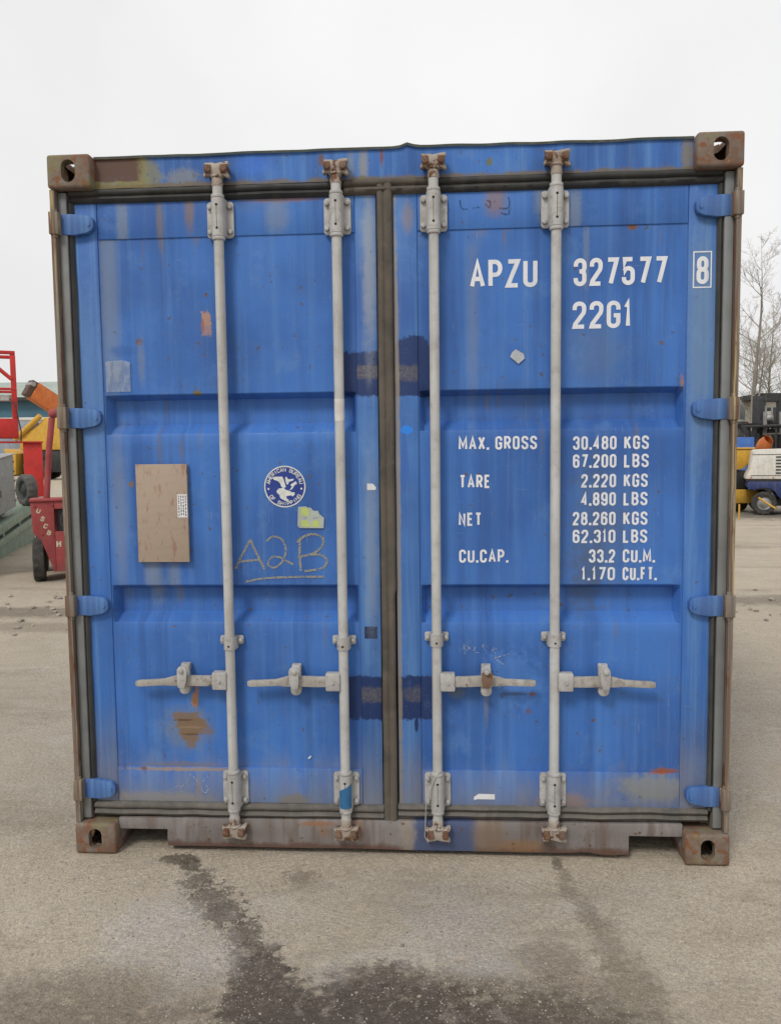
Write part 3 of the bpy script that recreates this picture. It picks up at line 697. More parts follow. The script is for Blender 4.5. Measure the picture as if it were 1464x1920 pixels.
# header: a folded plate whose top lip is dented
mb = MB(); NXH = 90
def hdr_top(x): return 2.586 + .004 * mnoise.noise((x * 2.2, 1.3, 0)) + .0035 * mnoise.noise((x * 9, 4.3, 0)) + (.010 * math.exp(-((x - .072) / .02) ** 2))
rows = []
for i in range(NXH + 1):
    x = -1.0605 + 2.121 * i / NXH; zt = hdr_top(x); yy = .047 + .0015 * mnoise.noise((x * 4, 2, 2))
    rows.append([(x, .09, 2.478), (x, yy, 2.480 + .002 * mnoise.noise((x * 12, 7, 1))), (x, yy, zt - .006), (x, yy - .005, zt - .003), (x, yy - .004, zt + .003), (x, .16, zt + .004)])
for r_ in rows: mb.v += r_
for i in range(NXH):
    for j in range(5): mb.f.append((i*6 + j, (i+1)*6 + j, (i+1)*6 + j + 1, i*6 + j + 1))
header = mb.build('header_rail', MT['header'], box, smooth=28)
lip = MB()
for i in range(NXH + 1):
    x = -1.0605 + 2.121 * i / NXH; zt = hdr_top(x); lip.v += [(x, .0395, zt - .004), (x, .0385, zt + .0045), (x, .10, zt + .0065)]
for i in range(NXH):
    for j in range(2): lip.f.append((i*3 + j, (i+1)*3 + j, (i+1)*3 + j + 1, i*3 + j + 1))
lip.build('roof_lip', worn('dark_green_lip', (.035, .06, .055), (.06, .065, .05), rust=.3, grime=.5), header)

# sill with fork pockets
def sill_bot(x): return .020 + .003 * mnoise.noise((x * 3, 5, 5)) - (.007 * math.exp(-((x - .80) / .05) ** 2)) + (.005 * math.exp(-((x - .70) / .03) ** 2))
pts = [(-1.0595, .128), (-1.0595, .084), (-.872, .084)]
pts += [(-.872, sill_bot(-.872))] + [(-.872 + 1.736 * i / 60, sill_bot(-.872 + 1.736 * i / 60)) for i in range(1, 60)] + [(.866, sill_bot(.866)), (.866, .090), (1.0595, .090), (1.0595, .138)]
pts += [(1.0595 - 2.119 * i / 40, .138 - .010 * i / 40 + .0015 * mnoise.noise((i * .4, 0, 3))) for i in range(1, 40)]
sill = MB().prism(pts, 'y', .036, .060).build('door_sill', MT['sill'], box, bevel=.003)
for (xa, xb, zt) in ((-1.058, -.872, .084), (.866, 1.058, .090)):
    t = MB().box(xa - .006, xa, .062, 2.0, .005, zt).box(xb, xb + .006, .062, 2.0, .018, zt).box(xa - .006, xb + .006, .062, 2.0, zt, zt + .006)
    t.build('pocket_liner', MT['sill'], sill)
MB().box(-1.05, 1.05, .062, .075, .128, .150).build('sill_ledge', MT['sill'], sill)

# gaskets
def gasket_h(x0, x1, z0, z1, y0, y1, mat, seed, wob=.002):
    mb = MB(); N = 70; zs = [0, .14, .3, .42, .5, .58, .72, .88, 1]; ys = [1, .25, 0, .15, .40, .15, 0, .25, 1]
    for i in range(N + 1):
        x = x0 + (x1 - x0) * i / N; w = wob * mnoise.noise((x * 6, seed, 0)); w2 = wob * mnoise.noise((x * 11, seed, 4))
        for a, b in zip(zs, ys): mb.v.append((x, y0 + (y1 - y0) * b + w2, z0 + (z1 - z0) * a + w))
    k = len(zs)
    for i in range(N):
        for j in range(k - 1): mb.f.append((i*k + j, (i+1)*k + j, (i+1)*k + j + 1, i*k + j + 1))
    return mb.build('door_gasket', mat, box, smooth=70)
gasket_h(-1.16, -.155, 2.424, 2.486, .038, .07, MT['rubber_top'], 1)
gasket_h(-.155, .16, 2.426, 2.490, .034, .066, MT['rubber_brown'], 2)
gasket_h(.16, 1.16, 2.426, 2.490, .038, .07, MT['rubber_top'], 3)
gasket_h(-1.155, -.04, .126, .192, .036, .07, MT['rubber_low'], 5, .004)
gasket_h(.014, 1.15, .138, .198, .036, .07, MT['rubber_low'], 6, .003)
for sx in (-1, 1):
    mb = MB(); a0, a1 = 1.1665, 1.145
    xs = [a0, a0 - .003, (a0 + a1)/2, a1 + .003, a1]; ys = [.075, .044, .036, .046, .075]; N = 60
    for i in range(N + 1):
        z = .19 + 2.24 * i / N; w = .0015 * mnoise.noise((sx * 5, z * 6, 0))
        for a, b in zip(xs, ys): mb.v.append((sx * (a + w), b + w, z))
    for i in range(N):
        for j in range(4): mb.f.append((i*5 + j, i*5 + j + 1, (i+1)*5 + j + 1, (i+1)*5 + j))
    mb.build('door_gasket', MT['rubber'], box, smooth=70)
mb = MB(); N = 90; prof = [(-.041, .07), (-.040, .046), (-.036, .039), (-.024, .038), (-.016, .043), (-.010, .038), (.006, .036), (.013, .040), (.0155, .048), (.016, .07)]
k = len(prof)
for i in range(N + 1):
    z = .13 + 2.34 * i / N; w = .0025 * mnoise.noise((9, z * 4, 0)); w2 = .003 * mnoise.noise((2, z * 9, 3)); br = .004 if z < 1 else 0
    for a, b in prof: mb.v.append((a + w - br * (1 if a > 0 else 0), b + w2 * (1 if b < .06 else 0), z))
for i in range(N):
    for j in range(k - 1): mb.f.append((i*k + j, i*k + j + 1, (i+1)*k + j + 1, (i+1)*k + j))
mb.build('centre_gasket', MT['rubber_brown'], box, smooth=60)

# doors
DY = .055; PY = .061
def dent_at(x, z, side, xs0, xs1):
    zr0, zr1 = .325, 2.302
    edge = max(0, min(1, (x - xs0 + .008) / .06, (xs1 + .008 - x) / .06, (zr1 + .01 - z) / .08, (z - zr0 + .01) / .08))
    v = mnoise.noise((x * 3.1, z * 2.3, side * 7)) * .0042 + mnoise.noise((x * 9, z * 8, side * 5)) * .0012
    if side > 0: v += .010 * math.exp(-((x - .45) / .07) ** 2 - ((z - .66) / .06) ** 2)
    return v * edge
def drape(mb, side):
    xs0, xs1 = (-1.064, -.120) if side < 0 else (.103, 1.051)
    mb.v = [(x, y + dent_at(x, z, side, xs0, xs1) + .0042, z) for x, y, z in mb.v]; return mb
def door(x0, x1, xs0, xs1, mats, side):
    """x0,x1 door edges; xs0,xs1 panel edges (inside the stiles)"""
    mb = MB()
    zr0, zr1 = .325, 2.302
    prof = [(zr1 + .01, 0), (1.740, 0), (1.737, .03), (1.720, 1), (1.628, 1), (1.592, .06), (1.584, 0), (1.028, 0), (1.025, .03), (1.006, 1), (.918, 1), (.884, .06), (.876, 0), (zr0 - .01, 0)]
    zs = []
    for (za, da), (zb, db) in zip(prof, prof[1:]):
        n = max(1, int((za - zb) / .035))
        for i in range(n): zs.append((za + (zb - za) * i / n, da + (db - da) * i / n))
    zs.append(prof[-1])
    xs = [xs0 - .008, xs0 + .004, xs0 + .008, xs0 + .020]; m = 34
    xs += [xs0 + .02 + (xs1 - xs0 - .04) * i / m for i in range(1, m)] + [xs1 - .020, xs1 - .008, xs1 - .004, xs1 + .008]
    for z, d in zs:
        for x in xs:
            e = min(1, max(0, (x - xs0 - .006) / .012)) * min(1, max(0, (xs1 - .006 - x) / .012))
            y = PY + .056 * d * e + dent_at(x, z, side, xs0, xs1)
            mb.v.append((x, y, z))
    nx_ = len(xs)
    for i in range(len(zs) - 1):
        for j in range(nx_ - 1): mb.f.append((i*nx_ + j, i*nx_ + j + 1, (i+1)*nx_ + j + 1, (i+1)*nx_ + j))
    d = mb.build('door', mats[0], box, smooth=24)
    def bar(name, a0, a1, b0, b1, mat, y=DY):
        m2 = MB(); n = max(2, int((b1 - b0) / .12)); nxx = max(2, int((a1 - a0) / .12))
        # a hollow section with slightly uneven face
        m2.box(a0, a1, y, y + .03, b0, b1)
        me = m2.mesh(name, mat, bevel=.004)
        return put(name, me, d)
    zb_, zt_ = .186, 2.433
    bar('stile', x0, xs0, zb_, zt_, mats[1] if side > 0 else mats[2])
    bar('stile', xs1, x1, zb_, zt_, mats[2] if side > 0 else mats[1])
    bar('top_rail', xs0 + .0005, xs1 - .0005, zr1, zt_ - .001, MT['rail'], DY + .0006)
    bar('bottom_rail', xs0 + .0005, xs1 - .0005, zb_ + .001, zr0, MT['rail_low'], DY - .003)
    return d
doorL = door(-1.157, -.043, -1.064, -.120, (MT['door_l'], MT['stile_l'], blue_paint('outer_stile_paint_west', [((-1.12, 1.7), (.05, .4), (.12, .23, .44), dict(amt=.6, soft=.7))], fade=.7, dirt_z=(.15, .6), rust=.2)), -1)
doorR = door(.017, 1.149, .103, 1.051, (MT['door_r'], MT['stile_r'], blue_paint('outer_stile_paint_east', [((1.10, 1.9), (.05, .4), (.16, .25, .36), dict(amt=.6, soft=.7))], fade=.7, dirt_z=(.15, .6), rust=.2)), 1)

# hinges
for d, sx in ((doorL, -1), (doorR, 1)):
    for k, (zc, tw) in enumerate(((2.354, 0), (1.655, 0), (.953, 0), (.245, .004))):
        h = .036; o = [(1.196, -h), (1.14, -h - .003), (1.095, -h + .004), (1.074, -h + .013), (1.068, -.010), (1.068, .012), (1.076, h - .012), (1.10, h - .004), (1.15, h), (1.196, h)]
        mb = MB().prism([(sx * a, b + tw * (1.2 - a) * 10 * sx) for a, b in o], 'y', .030 if True else 0, .0545)
        mb.box(min(sx*1.190, sx*1.212), max(sx*1.190, sx*1.212), .010, .045, -.030, .030)
        mb.build('hinge', MT['hinge_blue'], d, (0, 0, zc), bevel=.0028)
        MB().cyl((sx * 1.085, .026, 0), (sx * 1.085, .0305, 0), .006, n=8).build('hinge_rivet', MT['hinge_blue'], d, (0, 0, zc - .004))

# locking bars
def roundrect(w, h, r, n=4):
    o = []
    for cx, cz, a in ((w/2 - r, h/2 - r, 0), (-w/2 + r, h/2 - r, 90), (-w/2 + r, -h/2 + r, 180), (w/2 - r, -h/2 + r, 270)):
        o += [(cx + r * math.cos(R(a + 90 * i / n)), cz + r * math.sin(R(a + 90 * i / n))) for i in range(n + 1)]
    return o
ROD_Y = .014
me_rod = MB().cyl((0, 0, .135), (0, 0, 2.485), .0178, n=20, caps=True).mesh('rod', MT['rod'], smooth=40)
me_plate = MB().prism(roundrect(.097, .128, .012), 'y', .043, .0535).mesh('bearing_plate', MT['bracket'], bevel=.002)
def halfhouse(w, h, depth):
    o = []
    n = 10
    for i in range(n + 1):
        a = math.pi * i / n
        o.append((-w/2 * math.cos(a) , .043 - (depth) * (math.sin(a) ** .55)))
    mb = MB(); return mb.prism([(x, y) for x, y in o], 'z', -h/2, h/2)
me_house = halfhouse(.052, .132, .052).mesh('bearing_housing', MT['bracket'], smooth=35)
me_hole = MB().cyl((0, -.0096, 0), (0, -.004, 0), .0045, n=10).mesh('pin_hole', MT['hole'])
me_slot = MB().box(-.0007, .0007, -.0093, -.004, -.034, .034).mesh('seam_slot', MT['hole'])
me_bolt = MB().cyl((0, .030, 0), (0, .0435, 0), .0082, .0098, n=8).mesh('bolt', MT['bracket'], bevel=.002)
me_collar = MB().cyl((0, 0, -.006), (0, 0, .006), .0235, n=18).mesh('collar', MT['bracket'], bevel=.002)
me_strap = MB().prism(roundrect(.088, .034, .008), 'y', .044, .0535).mesh('strap_plate', MT['bracket'], bevel=.002)
me_straph = halfhouse(.050, .046, .050).mesh('strap_housing', MT['bracket'], smooth=35)
sh_ = MB().cyl((0, -.0076, -.008), (0, -.002, -.008), .0040, n=10); me_shole = sh_.mesh('pin_hole', MT['hole'])
def cam_mesh(up_):
    s = 1 if up_ else -1
    mb = MB().cyl((0, 0, -.05 * s), (0, 0, -.012 * s), .0205, .0185, n=16)
    mb.cyl((0, 0, -.02 * s), (0, 0, -.012 * s), .024, n=16)
    mb.prism([(-.014, -.014*s), (-.036, -.012*s), (-.043, -.020*s), (-.046, -.010*s), (-.034, .004*s), (-.036, .020*s), (-.044, .030*s), (-.012, .030*s), (-.004, .026*s), (.014, .030*s), (.042, .034*s), (.046, .026*s), (.036, .016*s), (.034, .004*s), (.042, -.008*s), (.048, -.020*s), (.040, -.024*s), (.024, -.014*s)], 'y', -.016, .012)
    return mb.mesh('cam', MT['cam'], bevel=.003)
me_camT, me_camB = cam_mesh(True), cam_mesh(False)
me_keeper = MB().box(-.011, .011, -.008, .046, -.016, .016).cyl((0, -.018, 0), (0, -.006, 0), .013, n=10).mesh('cam_keeper', MT['keeper'], bevel=.003)
def handle_mesh(s):
    mb = MB()
    # hub clevis beside the rod
    mb2 = MB().box(min(s*.012, s*.066), max(s*.012, s*.066), -.022, .018, -.033, .033)
    hub = mb2.mesh('handle_hub', MT['bracket'], bevel=.005)
    # flat bar, twisting into the grip
    secs = [(.05, .0185, 0, .009, 0), (.10, .019, 0, .009, 0), (.16, .019, .002, .009, .001), (.19, .021, .003, .008, .001), (.22, .017, .001, .008, 0), (.25, .012, -.001, .008, -.003), (.30, .0115, -.003, .008, -.004), (.345, .0115, -.004, .008, -.005), (.358, .0085, -.004, .006, -.005)]
    for i, (x, hh, zc, hd, yc) in enumerate(secs):
        for (a, b) in ((-1, -1), (1, -1), (1, 1), (-1, 1)): mb.v.append((s * x, -.004 + yc + a * hd, zc + b * hh + (.0012 * mnoise.noise((x * 60, b, a)) if x > .22 else 0)))
        if i:
            for j in range(4):
                j2 = (j + 1) % 4; mb.f.append(((i-1)*4 + j, (i-1)*4 + j2, i*4 + j2, i*4 + j))
    mb.f.append((3, 2, 1, 0)); e = (len(secs) - 1) * 4; mb.f.append((e, e+1, e+2, e+3))
    return hub, mb.mesh('handle', MT['handle'], bevel=.0018)
hubs = {s: handle_mesh(s) for s in (-1, 1)}
ct = MB().prism(roundrect(.036, .060, .015), 'y', .018, .040)
ct.box(-.017, .017, .030, .054, .004, .030)
me_catch = ct.mesh('handle_catch', MT['bracket'], bevel=.003)
me_catch_front = MB().prism([(-.019, .040), (-.017, .000), (-.012, -.028), (.012, -.028), (.017, 0), (.019, .040), (.012, .052), (-.012, .052)], 'y', -.022, -.015).mesh('catch_flap', MT['bracket'], bevel=.002)
me_catch_red = MB().prism([(-.019, .036), (-.017, .000), (-.010, -.022), (.010, -.022), (.017, 0), (.021, .036)], 'y', -.022, -.015).mesh('catch_flap', MT['keeper'], bevel=.002)
me_retain = MB().prism(roundrect(.040, .050, .018), 'y', .012, .054).mesh('handle_retainer', MT['bracket'], bevel=.003)
me_cbolt = MB().cyl((0, -.030, 0), (0, -.014, 0), .0095, n=8).cyl((0, -.016, 0), (0, .05, 0), .006, n=8).mesh('bolt', MT['bracket'], bevel=.002)
bars = [(-.603, -1, 2.356, .252, 2.513, .100, .815, .676, -.779), (-.180, -1, 2.357, .253, 2.510, .100, .816, .674, -.359),
        (.1625, 1, 2.358, .255, 2.518, .105, .830, .676, .342), (.588, 1, 2.359, .260, 2.516, .112, .831, .679, .765)]
labels_bar = ['locking bar nearest the left hinges', 'locking bar left of the centre gasket with white tape', 'locking bar right of the centre gasket', 'locking bar nearest the right hinges']
for bi, (x, s, zt, zb, zct, zcb, zm, zh, xc) in enumerate(bars):
    b = put('locking_bar', me_rod, box, (x, ROD_Y, 0)); b['label'] = labels_bar[bi]
    def sub(name, me, dx, z, y=0.0):
        return put(name, me, b, (dx, y - ROD_Y, z))
    for zc in (zt, zb):
        sub('bearing_plate', me_plate, 0, zc); sub('bearing_housing', me_house, 0, zc); sub('pin_hole', me_hole, 0, zc + .04); sub('pin_hole', me_hole, 0, zc - .04); sub('seam_slot', me_slot, 0, zc)
        for ax in (-.037, .037):
            for az in (-.044, .044): sub('bolt', me_bolt, ax, zc + az)
        put('collar', me_collar, b, (0, 0, zc + .073)); put('collar', me_collar, b, (0, 0, zc - .073))
    sub('strap_plate', me_strap, 0, zm + .006); sub('strap_housing', me_straph, 0, zm); sub('pin_hole', me_shole, 0, zm)
    for ax in (-.034, .034): sub('bolt', me_bolt, ax, zm + .006)
    put('cam', me_camT, b, (0, 0, zct)); put('cam', me_camB, b, (0, 0, zcb))
    for ax in (-.028, .028): sub('cam_keeper', me_keeper, ax, zct + .006); sub('cam_keeper', me_keeper, ax, zcb - .004)
    hub, hnd = hubs[s]
    put('handle_hub', hub, b, (0, 0, zh)); h = put('handle', hnd, b, (0, 0, zh)); h.rotation_euler[1] = R((1.2, .6, -.4, .6)[bi]) * s
    dx = xc - x
    sub('handle_retainer', me_retain, dx, zh - .030); sub('handle_catch', me_catch, dx, zh + .028)
    f = sub('catch_flap', me_catch_red if bi == 2 else me_catch_front, dx, zh + .006); f.rotation_euler[1] = R((4, -2, 3, -3)[bi])
    sub('bolt', me_cbolt, dx, zh + .044)
    put('pivot_pin', MB().cyl((0, -.028, 0), (0, -.02, 0), .006, n=8).mesh('pivot_pin', MT['bracket']), b, (s * .040, 0, zh))
    if bi == 1:
        put('tape', MB().cyl((0, 0, -.038), (0, 0, .040), .0184, n=20, caps=False).mesh('tape', MT['tape'], smooth=40), b, (0, 0, 1.668))
        tp = MB()
        for i in range(8):
            a0, a1 = [(-.0255 * math.cos(math.pi * (j + 1.5) / 11), .043 - .0535 * (math.sin(math.pi * (j + 1.5) / 11) ** .55)) for j in (i, i + 1)]
            tp.quad((a0[0], a0[1], -.055), (a1[0], a1[1], -.058), (a1[0], a1[1], .012 + .03 * i / 8), (a0[0], a0[1], .010 + .03 * i / 8 - .004))
        sub('sticker', tp.mesh('sticker', MT['blue_patch'], smooth=60), 0, zb, -.0005)
# wire loop on the third bar
wr = MB().tube([(.175, -.006, .35), (.148, -.010, .31), (.122, -.004, .24), (.118, .02, .19), (.116, .028, .13), (.113, .026, .08), (.125, .02, .062), (.14, .012, .07)], .0022, n=6)
wr.build('seal_wire', MT['bracket'], box, smooth=60)

# lettering on the right-hand door
ty = .0545
def lines(parent, name, items, y, mat, **kw):
    for s, x0, x1, z0, h in items:
        mb = MB(); text(mb, s, x0, x1, z0, h, y, **kw)
        if y > .0549: drape(mb, 1)
        mb.sheet(name, mat, parent)
lines(doorR, 'lettering', [('APZU', .290, .529, 2.096, .099), ('327577', .656, .981, 2.095, .097), ('22G1', .653, .862, 1.946, .096)], PY - .0056, MT['white_paint'], gap=.24, bold=.155)
lines(doorR, 'lettering', [('8', 1.080, 1.122, 2.091, .096)], DY - .0012, MT['white_paint'], bold=.155)
mb = MB(); stroke(mb, [(1.070, 2.080), (1.130, 2.080), (1.130, 2.202), (1.070, 2.202), (1.070, 2.080)], .0045, DY - .0012); mb.sheet('check_digit_frame', MT['white_paint'], doorR)
hh = .049
lines(doorR, 'lettering', [('MAX. GROSS', .247, .529, 1.520, hh), ('TARE', .249, .361, 1.381, hh), ('NET', .246, .330, 1.243, hh), ('CU.CAP.', .247, .426, 1.107, hh)], PY - .0056, MT['white_paint'], bold=.165, gap=.25)
for z, num, un, xa, xe in ((1.516, '30.480', 'KGS', .657, .925), (1.451, '67.200', 'LBS', .657, .925), (1.380, '2.220', 'KGS', .687, .923), (1.314, '4.890', 'LBS', .687, .923),
                           (1.243, '28.260', 'KGS', .658, .924), (1.178, '62.310', 'LBS', .658, .924), (1.106, '33.2', 'CU.M.', .717, .952), (1.041, '1.170', 'CU.FT.', .690, .959)):
    lines(doorR, 'lettering', [(num, xa, .811, z, hh), (un, .838, xe, z, hh)], PY - .0056, MT['white_paint'], bold=.165, gap=.25)
# class emblem on the left-hand door
ec = (-.393, 1.393); ey = PY - .0054
def disc(mb, c, r0, r1, y, n=56):
    for i in range(n):
        a, b = 2 * math.pi * i / n, 2 * math.pi * (i + 1) / n
        P = lambda r, t: (c[0] + r * math.cos(t), y, c[1] + r * math.sin(t))
        if r0 == 0: mb.quad((c[0], y, c[1]), P(r1, a), P(r1, b))
        else: mb.quad(P(r0, a), P(r1, a), P(r1, b), P(r0, b))
mb = MB(); disc(mb, ec, 0, .0765, ey); drape(mb, -1).sheet('emblem_disc', MT['emblem_blue'], doorL)
mb = MB(); disc(mb, ec, .0725, .0772, ey - .0005); drape(mb, -1).sheet('emblem_ring', MT['emblem_white'], doorL)
mb = MB(); arc_text(mb, 'AMERICAN BUREAU', ec, .0565, 166, 14, .0125, ey - .0006); arc_text(mb, 'OF SHIPPING', ec, .0565, 216, 326, .0125, ey - .0006, flip=True)
for s in (-1, 1): disc(mb, (ec[0] + s * .0615, ec[1] - .008), 0, .004, ey - .0006, 8)
drape(mb, -1).sheet('emblem_lettering', MT['emblem_white'], doorL)
k = .0765 / 345.0
def ep(L): return [(ec[0] + (x - 580) * k, ey - .0007, ec[1] - (y - 465) * k) for x, y in L]
mb = MB()
for poly in ([(380, 310), (430, 298), (540, 298), (565, 350), (585, 430), (600, 470), (560, 490), (525, 470), (495, 400), (450, 365), (395, 350)],
             [(590, 310), (610, 300), (640, 345), (735, 335), (720, 365), (650, 385), (640, 425), (610, 430), (595, 380)],
             [(670, 435), (770, 375), (785, 420), (740, 445), (715, 490), (680, 525), (660, 520), (700, 465)],
             [(440, 540), (475, 495), (560, 485), (600, 520), (670, 540), (690, 560), (740, 560), (745, 590), (715, 630), (680, 610), (600, 625), (610, 665), (650, 690), (620, 715), (560, 690), (500, 655), (485, 600), (450, 570)]):
    P = ep(poly); mb.quad(*P[::-1])
drape(mb, -1).sheet('emblem_eagle', MT['emblem_white'], doorL)
# stickers, board, chalk and scratches
def patch(name, pts, y, mat, parent): mb = MB(); mb.quad(*[(a, y, b) for a, b in pts]); return mb.sheet(name, mat, parent)
def px(x, y): # sticker outline traced in its own small grid
    return (-.348 + (x - 800) * .099 / 470, 1.319 - (y - 830) * .082 / 370)
st = patch('sticker', [px(*p) for p in ((800, 1150), (830, 1190), (1260, 1195), (1270, 1020), (1190, 960), (1170, 905), (1080, 900), (1040, 850), (980, 845), (960, 825), (815, 835))], PY - .0052, MT['sticker'], doorL)
patch('sticker_print', [px(*p) for p in ((870, 985), (1010, 985), (1000, 860), (870, 850))], PY - .0056, MT['sticker_y'], doorL)
patch('sticker_print', [px(*p) for p in ((865, 1160), (1030, 1170), (980, 1060), (870, 1060))], PY - .0056, MT['sticker_y'], doorL)
patch('sticker_print', [px(*p) for p in ((1050, 1170), (1180, 1170), (1180, 1060), (1070, 1070))], PY - .0056, MT['sticker_y'], doorL)
mb = MB()
for (x0, x1, y) in ((900, 970, 1020), (1070, 1160, 1020)): mb.quad(*[(a, PY - .0058, b) for a, b in (px(x0, y + 18), px(x1, y + 18), px(x1, y - 12), px(x0, y - 12))])
mb.sheet('sticker_print', MT['paper_grey'], doorL)
patch('label_remains', [(-1.052, 1.750), (-.960, 1.750), (-.960, 1.858), (-.990, 1.866), (-1.052, 1.862)], PY - .0052, MT['paper_grey'], doorL)
patch('label_remains', [(.432, 1.852), (.462, 1.826), (.484, 1.845), (.480, 1.862), (.452, 1.878), (.440, 1.868)], PY - .0052, plain('pale_label', (.40, .42, .46), .6), doorR)
patch('sticker', [(-.088, 1.378), (-.058, 1.378), (-.054, 1.386), (-.066, 1.401), (-.088, 1.402)], DY - .0012, MT['paper'], doorL)
patch('sticker', [(.297, .212), (.310, .216), (.375, .216), (.375, .236), (.315, .237), (.297, .224)], DY - .0042, MT['paper'], doorR)
patch('sticker', [(.598, .536), (.604, .536), (.606, .562), (.602, .562)], PY - .0052, MT['paper'], doorR)
pl = MB().box(-.947, -.754, .038, .0535, 1.116, 1.481).build('plywood_board', MT['ply'], doorL, bevel=.0015)
stk = patch('sticker', [(-.792, 1.283), (-.755, 1.283), (-.755, 1.369), (-.792, 1.369)], .0372, MT['paper'], doorL)
mb = MB(); rr = random.Random(3)
for col in range(4):
    z = 1.364
    while z > 1.29:
        h = rr.uniform(.003, .010); x = -.788 + col * .0085; mb.quad((x, .0368, z - h), (x + .0035, .0368, z - h), (x + .0035, .0368, z), (x, .0368, z)); z -= h + rr.uniform(.002, .005)
mb.sheet('sticker_print', MT['ink'], doorL)
def curve(pts, n=6):
    out = []
    P = [Vector(p) for p in pts]; P = [P[0]] + P + [P[-1]]
    for i in range(1, len(P) - 2):
        for j in range(n):
            t = j / n; a, b, c, d = P[i-1], P[i], P[i+1], P[i+2]
            out.append(tuple(.5 * ((2*b) + (c - a) * t + (2*a - 5*b + 4*c - d) * t*t + (3*b - a - 3*c + d) * t**3)))
    return out + [tuple(P[-1])]
mb = MB(); cy_ = PY - .0054
for i, (pts, w) in enumerate([([(-.586, 1.087), (-.562, 1.135), (-.527, 1.197)], .009), ([(-.529, 1.199), (-.505, 1.145), (-.476, 1.085)], .009), ([(-.570, 1.114), (-.497, 1.121)], .008),
        ([(-.467, 1.190), (-.440, 1.208), (-.407, 1.195), (-.394, 1.156), (-.410, 1.112), (-.441, 1.091), (-.463, 1.103), (-.449, 1.129), (-.420, 1.131), (-.395, 1.118), (-.368, 1.103)], .0075),
        ([(-.339, 1.206), (-.343, 1.14), (-.339, 1.078)], .0085), ([(-.352, 1.186), (-.325, 1.207), (-.291, 1.216), (-.256, 1.202), (-.258, 1.172), (-.290, 1.145), (-.350, 1.130)], .0085),
        ([(-.300, 1.140), (-.262, 1.138), (-.241, 1.114), (-.262, 1.088), (-.325, 1.078)], .0085), ([(-.548, 1.038), (-.479, 1.051), (-.367, 1.056), (-.252, 1.057)], .008)]):
    stroke(mb, curve(pts), w, cy_ - .0002 * i)
drape(mb, -1).sheet('chalk_writing', MT['chalk'], doorL)
mb = MB()
for i, pts in enumerate([[(.262, .800), (.268, .765)], [(.262, .800), (.285, .790), (.270, .780)], [(.305, .795), (.300, .775), (.318, .772)], [(.345, .775), (.330, .800), (.350, .795)], [(.372, .792), (.366, .775)], [(.372, .78), (.385, .79)],
        [(.375, .752), (.43, .768)], [(.375, .752), (.41, .725)], [(.378, .752), (.375, .775)]]):
    stroke(mb, curve(pts), .0042, cy_ - .0002 * i)
drape(mb, 1).sheet('chalk_writing', MT['chalk_white'], doorR)
mb = MB()
for i, pts in enumerate([[(-.83, .235), (-.80, .262), (-.775, .30)], [(-.77, .29), (-.745, .262), (-.735, .235)], [(-.74, .24), (-.725, .225), (-.712, .24), (-.72, .255)], [(-.85, .24), (-.82, .252), (-.80, .255)], [(-.70, .30), (-.735, .265)]]):
    stroke(mb, curve(pts), .004, DY - .0042 - .0002 * i)
mb.sheet('scratches', MT['chalk_white'], doorL)
mb = MB(); stroke(mb, [(-.325, .362), (-.315, .372)], .006, cy_); mb.sheet('scratches', MT['paper'], doorL)
mb = MB()
for i, pts in enumerate([[(.255, 2.405), (.262, 2.375), (.285, 2.372)], [(.30, 2.375), (.325, 2.378)], [(.345, 2.388), (.36, 2.375), (.362, 2.395), (.35, 2.40)], [(.395, 2.372), (.425, 2.372), (.43, 2.395), (.425, 2.41)], [(.40, 2.355), (.425, 2.35), (.43, 2.365)]]):
    stroke(mb, curve(pts), .004, DY - .0012 - .0002 * i)
mb.sheet('marker_scribble', MT['scribble'], doorR)

# long sides, roof, end wall, floor frame
def corrugated(axis_len, n, depth):
    p = axis_len / n; out = []
    for i in range(n):
        b = i * p; out += [(b, 0), (b + .26 * p, 0), (b + .5 * p, depth), (b + .76 * p, depth)]
    return out + [(axis_len, 0)]
for sx in (-1, 1):
    mb = MB(); cp = corrugated(L_ - .26, 20, .032)
    for (a, d) in cp: mb.v += [(sx * (1.212 - d), .13 + a, .15), (sx * (1.212 - d), .13 + a, 2.52)]
    for i in range(len(cp) - 1): mb.f.append((2*i, 2*i + 2, 2*i + 3, 2*i + 1))
    mb.build('side_wall', MT['side_blue'], box)
    for (z0, z1, nm) in ((.02, .155, 'bottom_side_rail'), (2.51, 2.58, 'top_side_rail')):
        MB().box(min(sx*1.216, sx*1.16), max(sx*1.216, sx*1.16), .18, L_ - .18, z0, z1).build(nm, MT['side_blue'], box, bevel=.004)
mb = MB(); cp = corrugated(L_ - .36, 26, -.018)
for (a, d) in cp: mb.v += [(-1.16, .18 + a, 2.575 + d), (1.16, .18 + a, 2.575 + d)]
for i in range(len(cp) - 1): mb.f.append((2*i, 2*i + 1, 2*i + 3, 2*i + 2))
mb.build('roof', MT['side_blue'], box)
mb = MB(); cp = corrugated(2.28, 9, .035)
for (a, d) in cp: mb.v += [(-1.14 + a, L_ - .03 - d, .13), (-1.14 + a, L_ - .03 - d, 2.52)]
for i in range(len(cp) - 1): mb.f.append((2*i, 2*i + 2, 2*i + 3, 2*i + 1))
mb.build('end_wall', MT['side_blue'], box)
MB().box(-1.16, 1.16, .08, L_ - .05, .14, .165).build('floor', MT['rubber'], box)
MB().box(-1.058, 1.058, L_ - .1, L_ - .02, .02, .135).build('end_sill', MT['side_blue'], box, bevel=.004)
MB().box(-1.058, 1.058, L_ - .1, L_ - .02, 2.5, 2.588).build('end_header', MT['side_blue'], box, bevel=.004)
for i in range(1, 14):
    MB().box(-1.15, 1.15, .3 + i * .4, .35 + i * .4, .06, .139).build('cross_member', MT['rubber'], box)
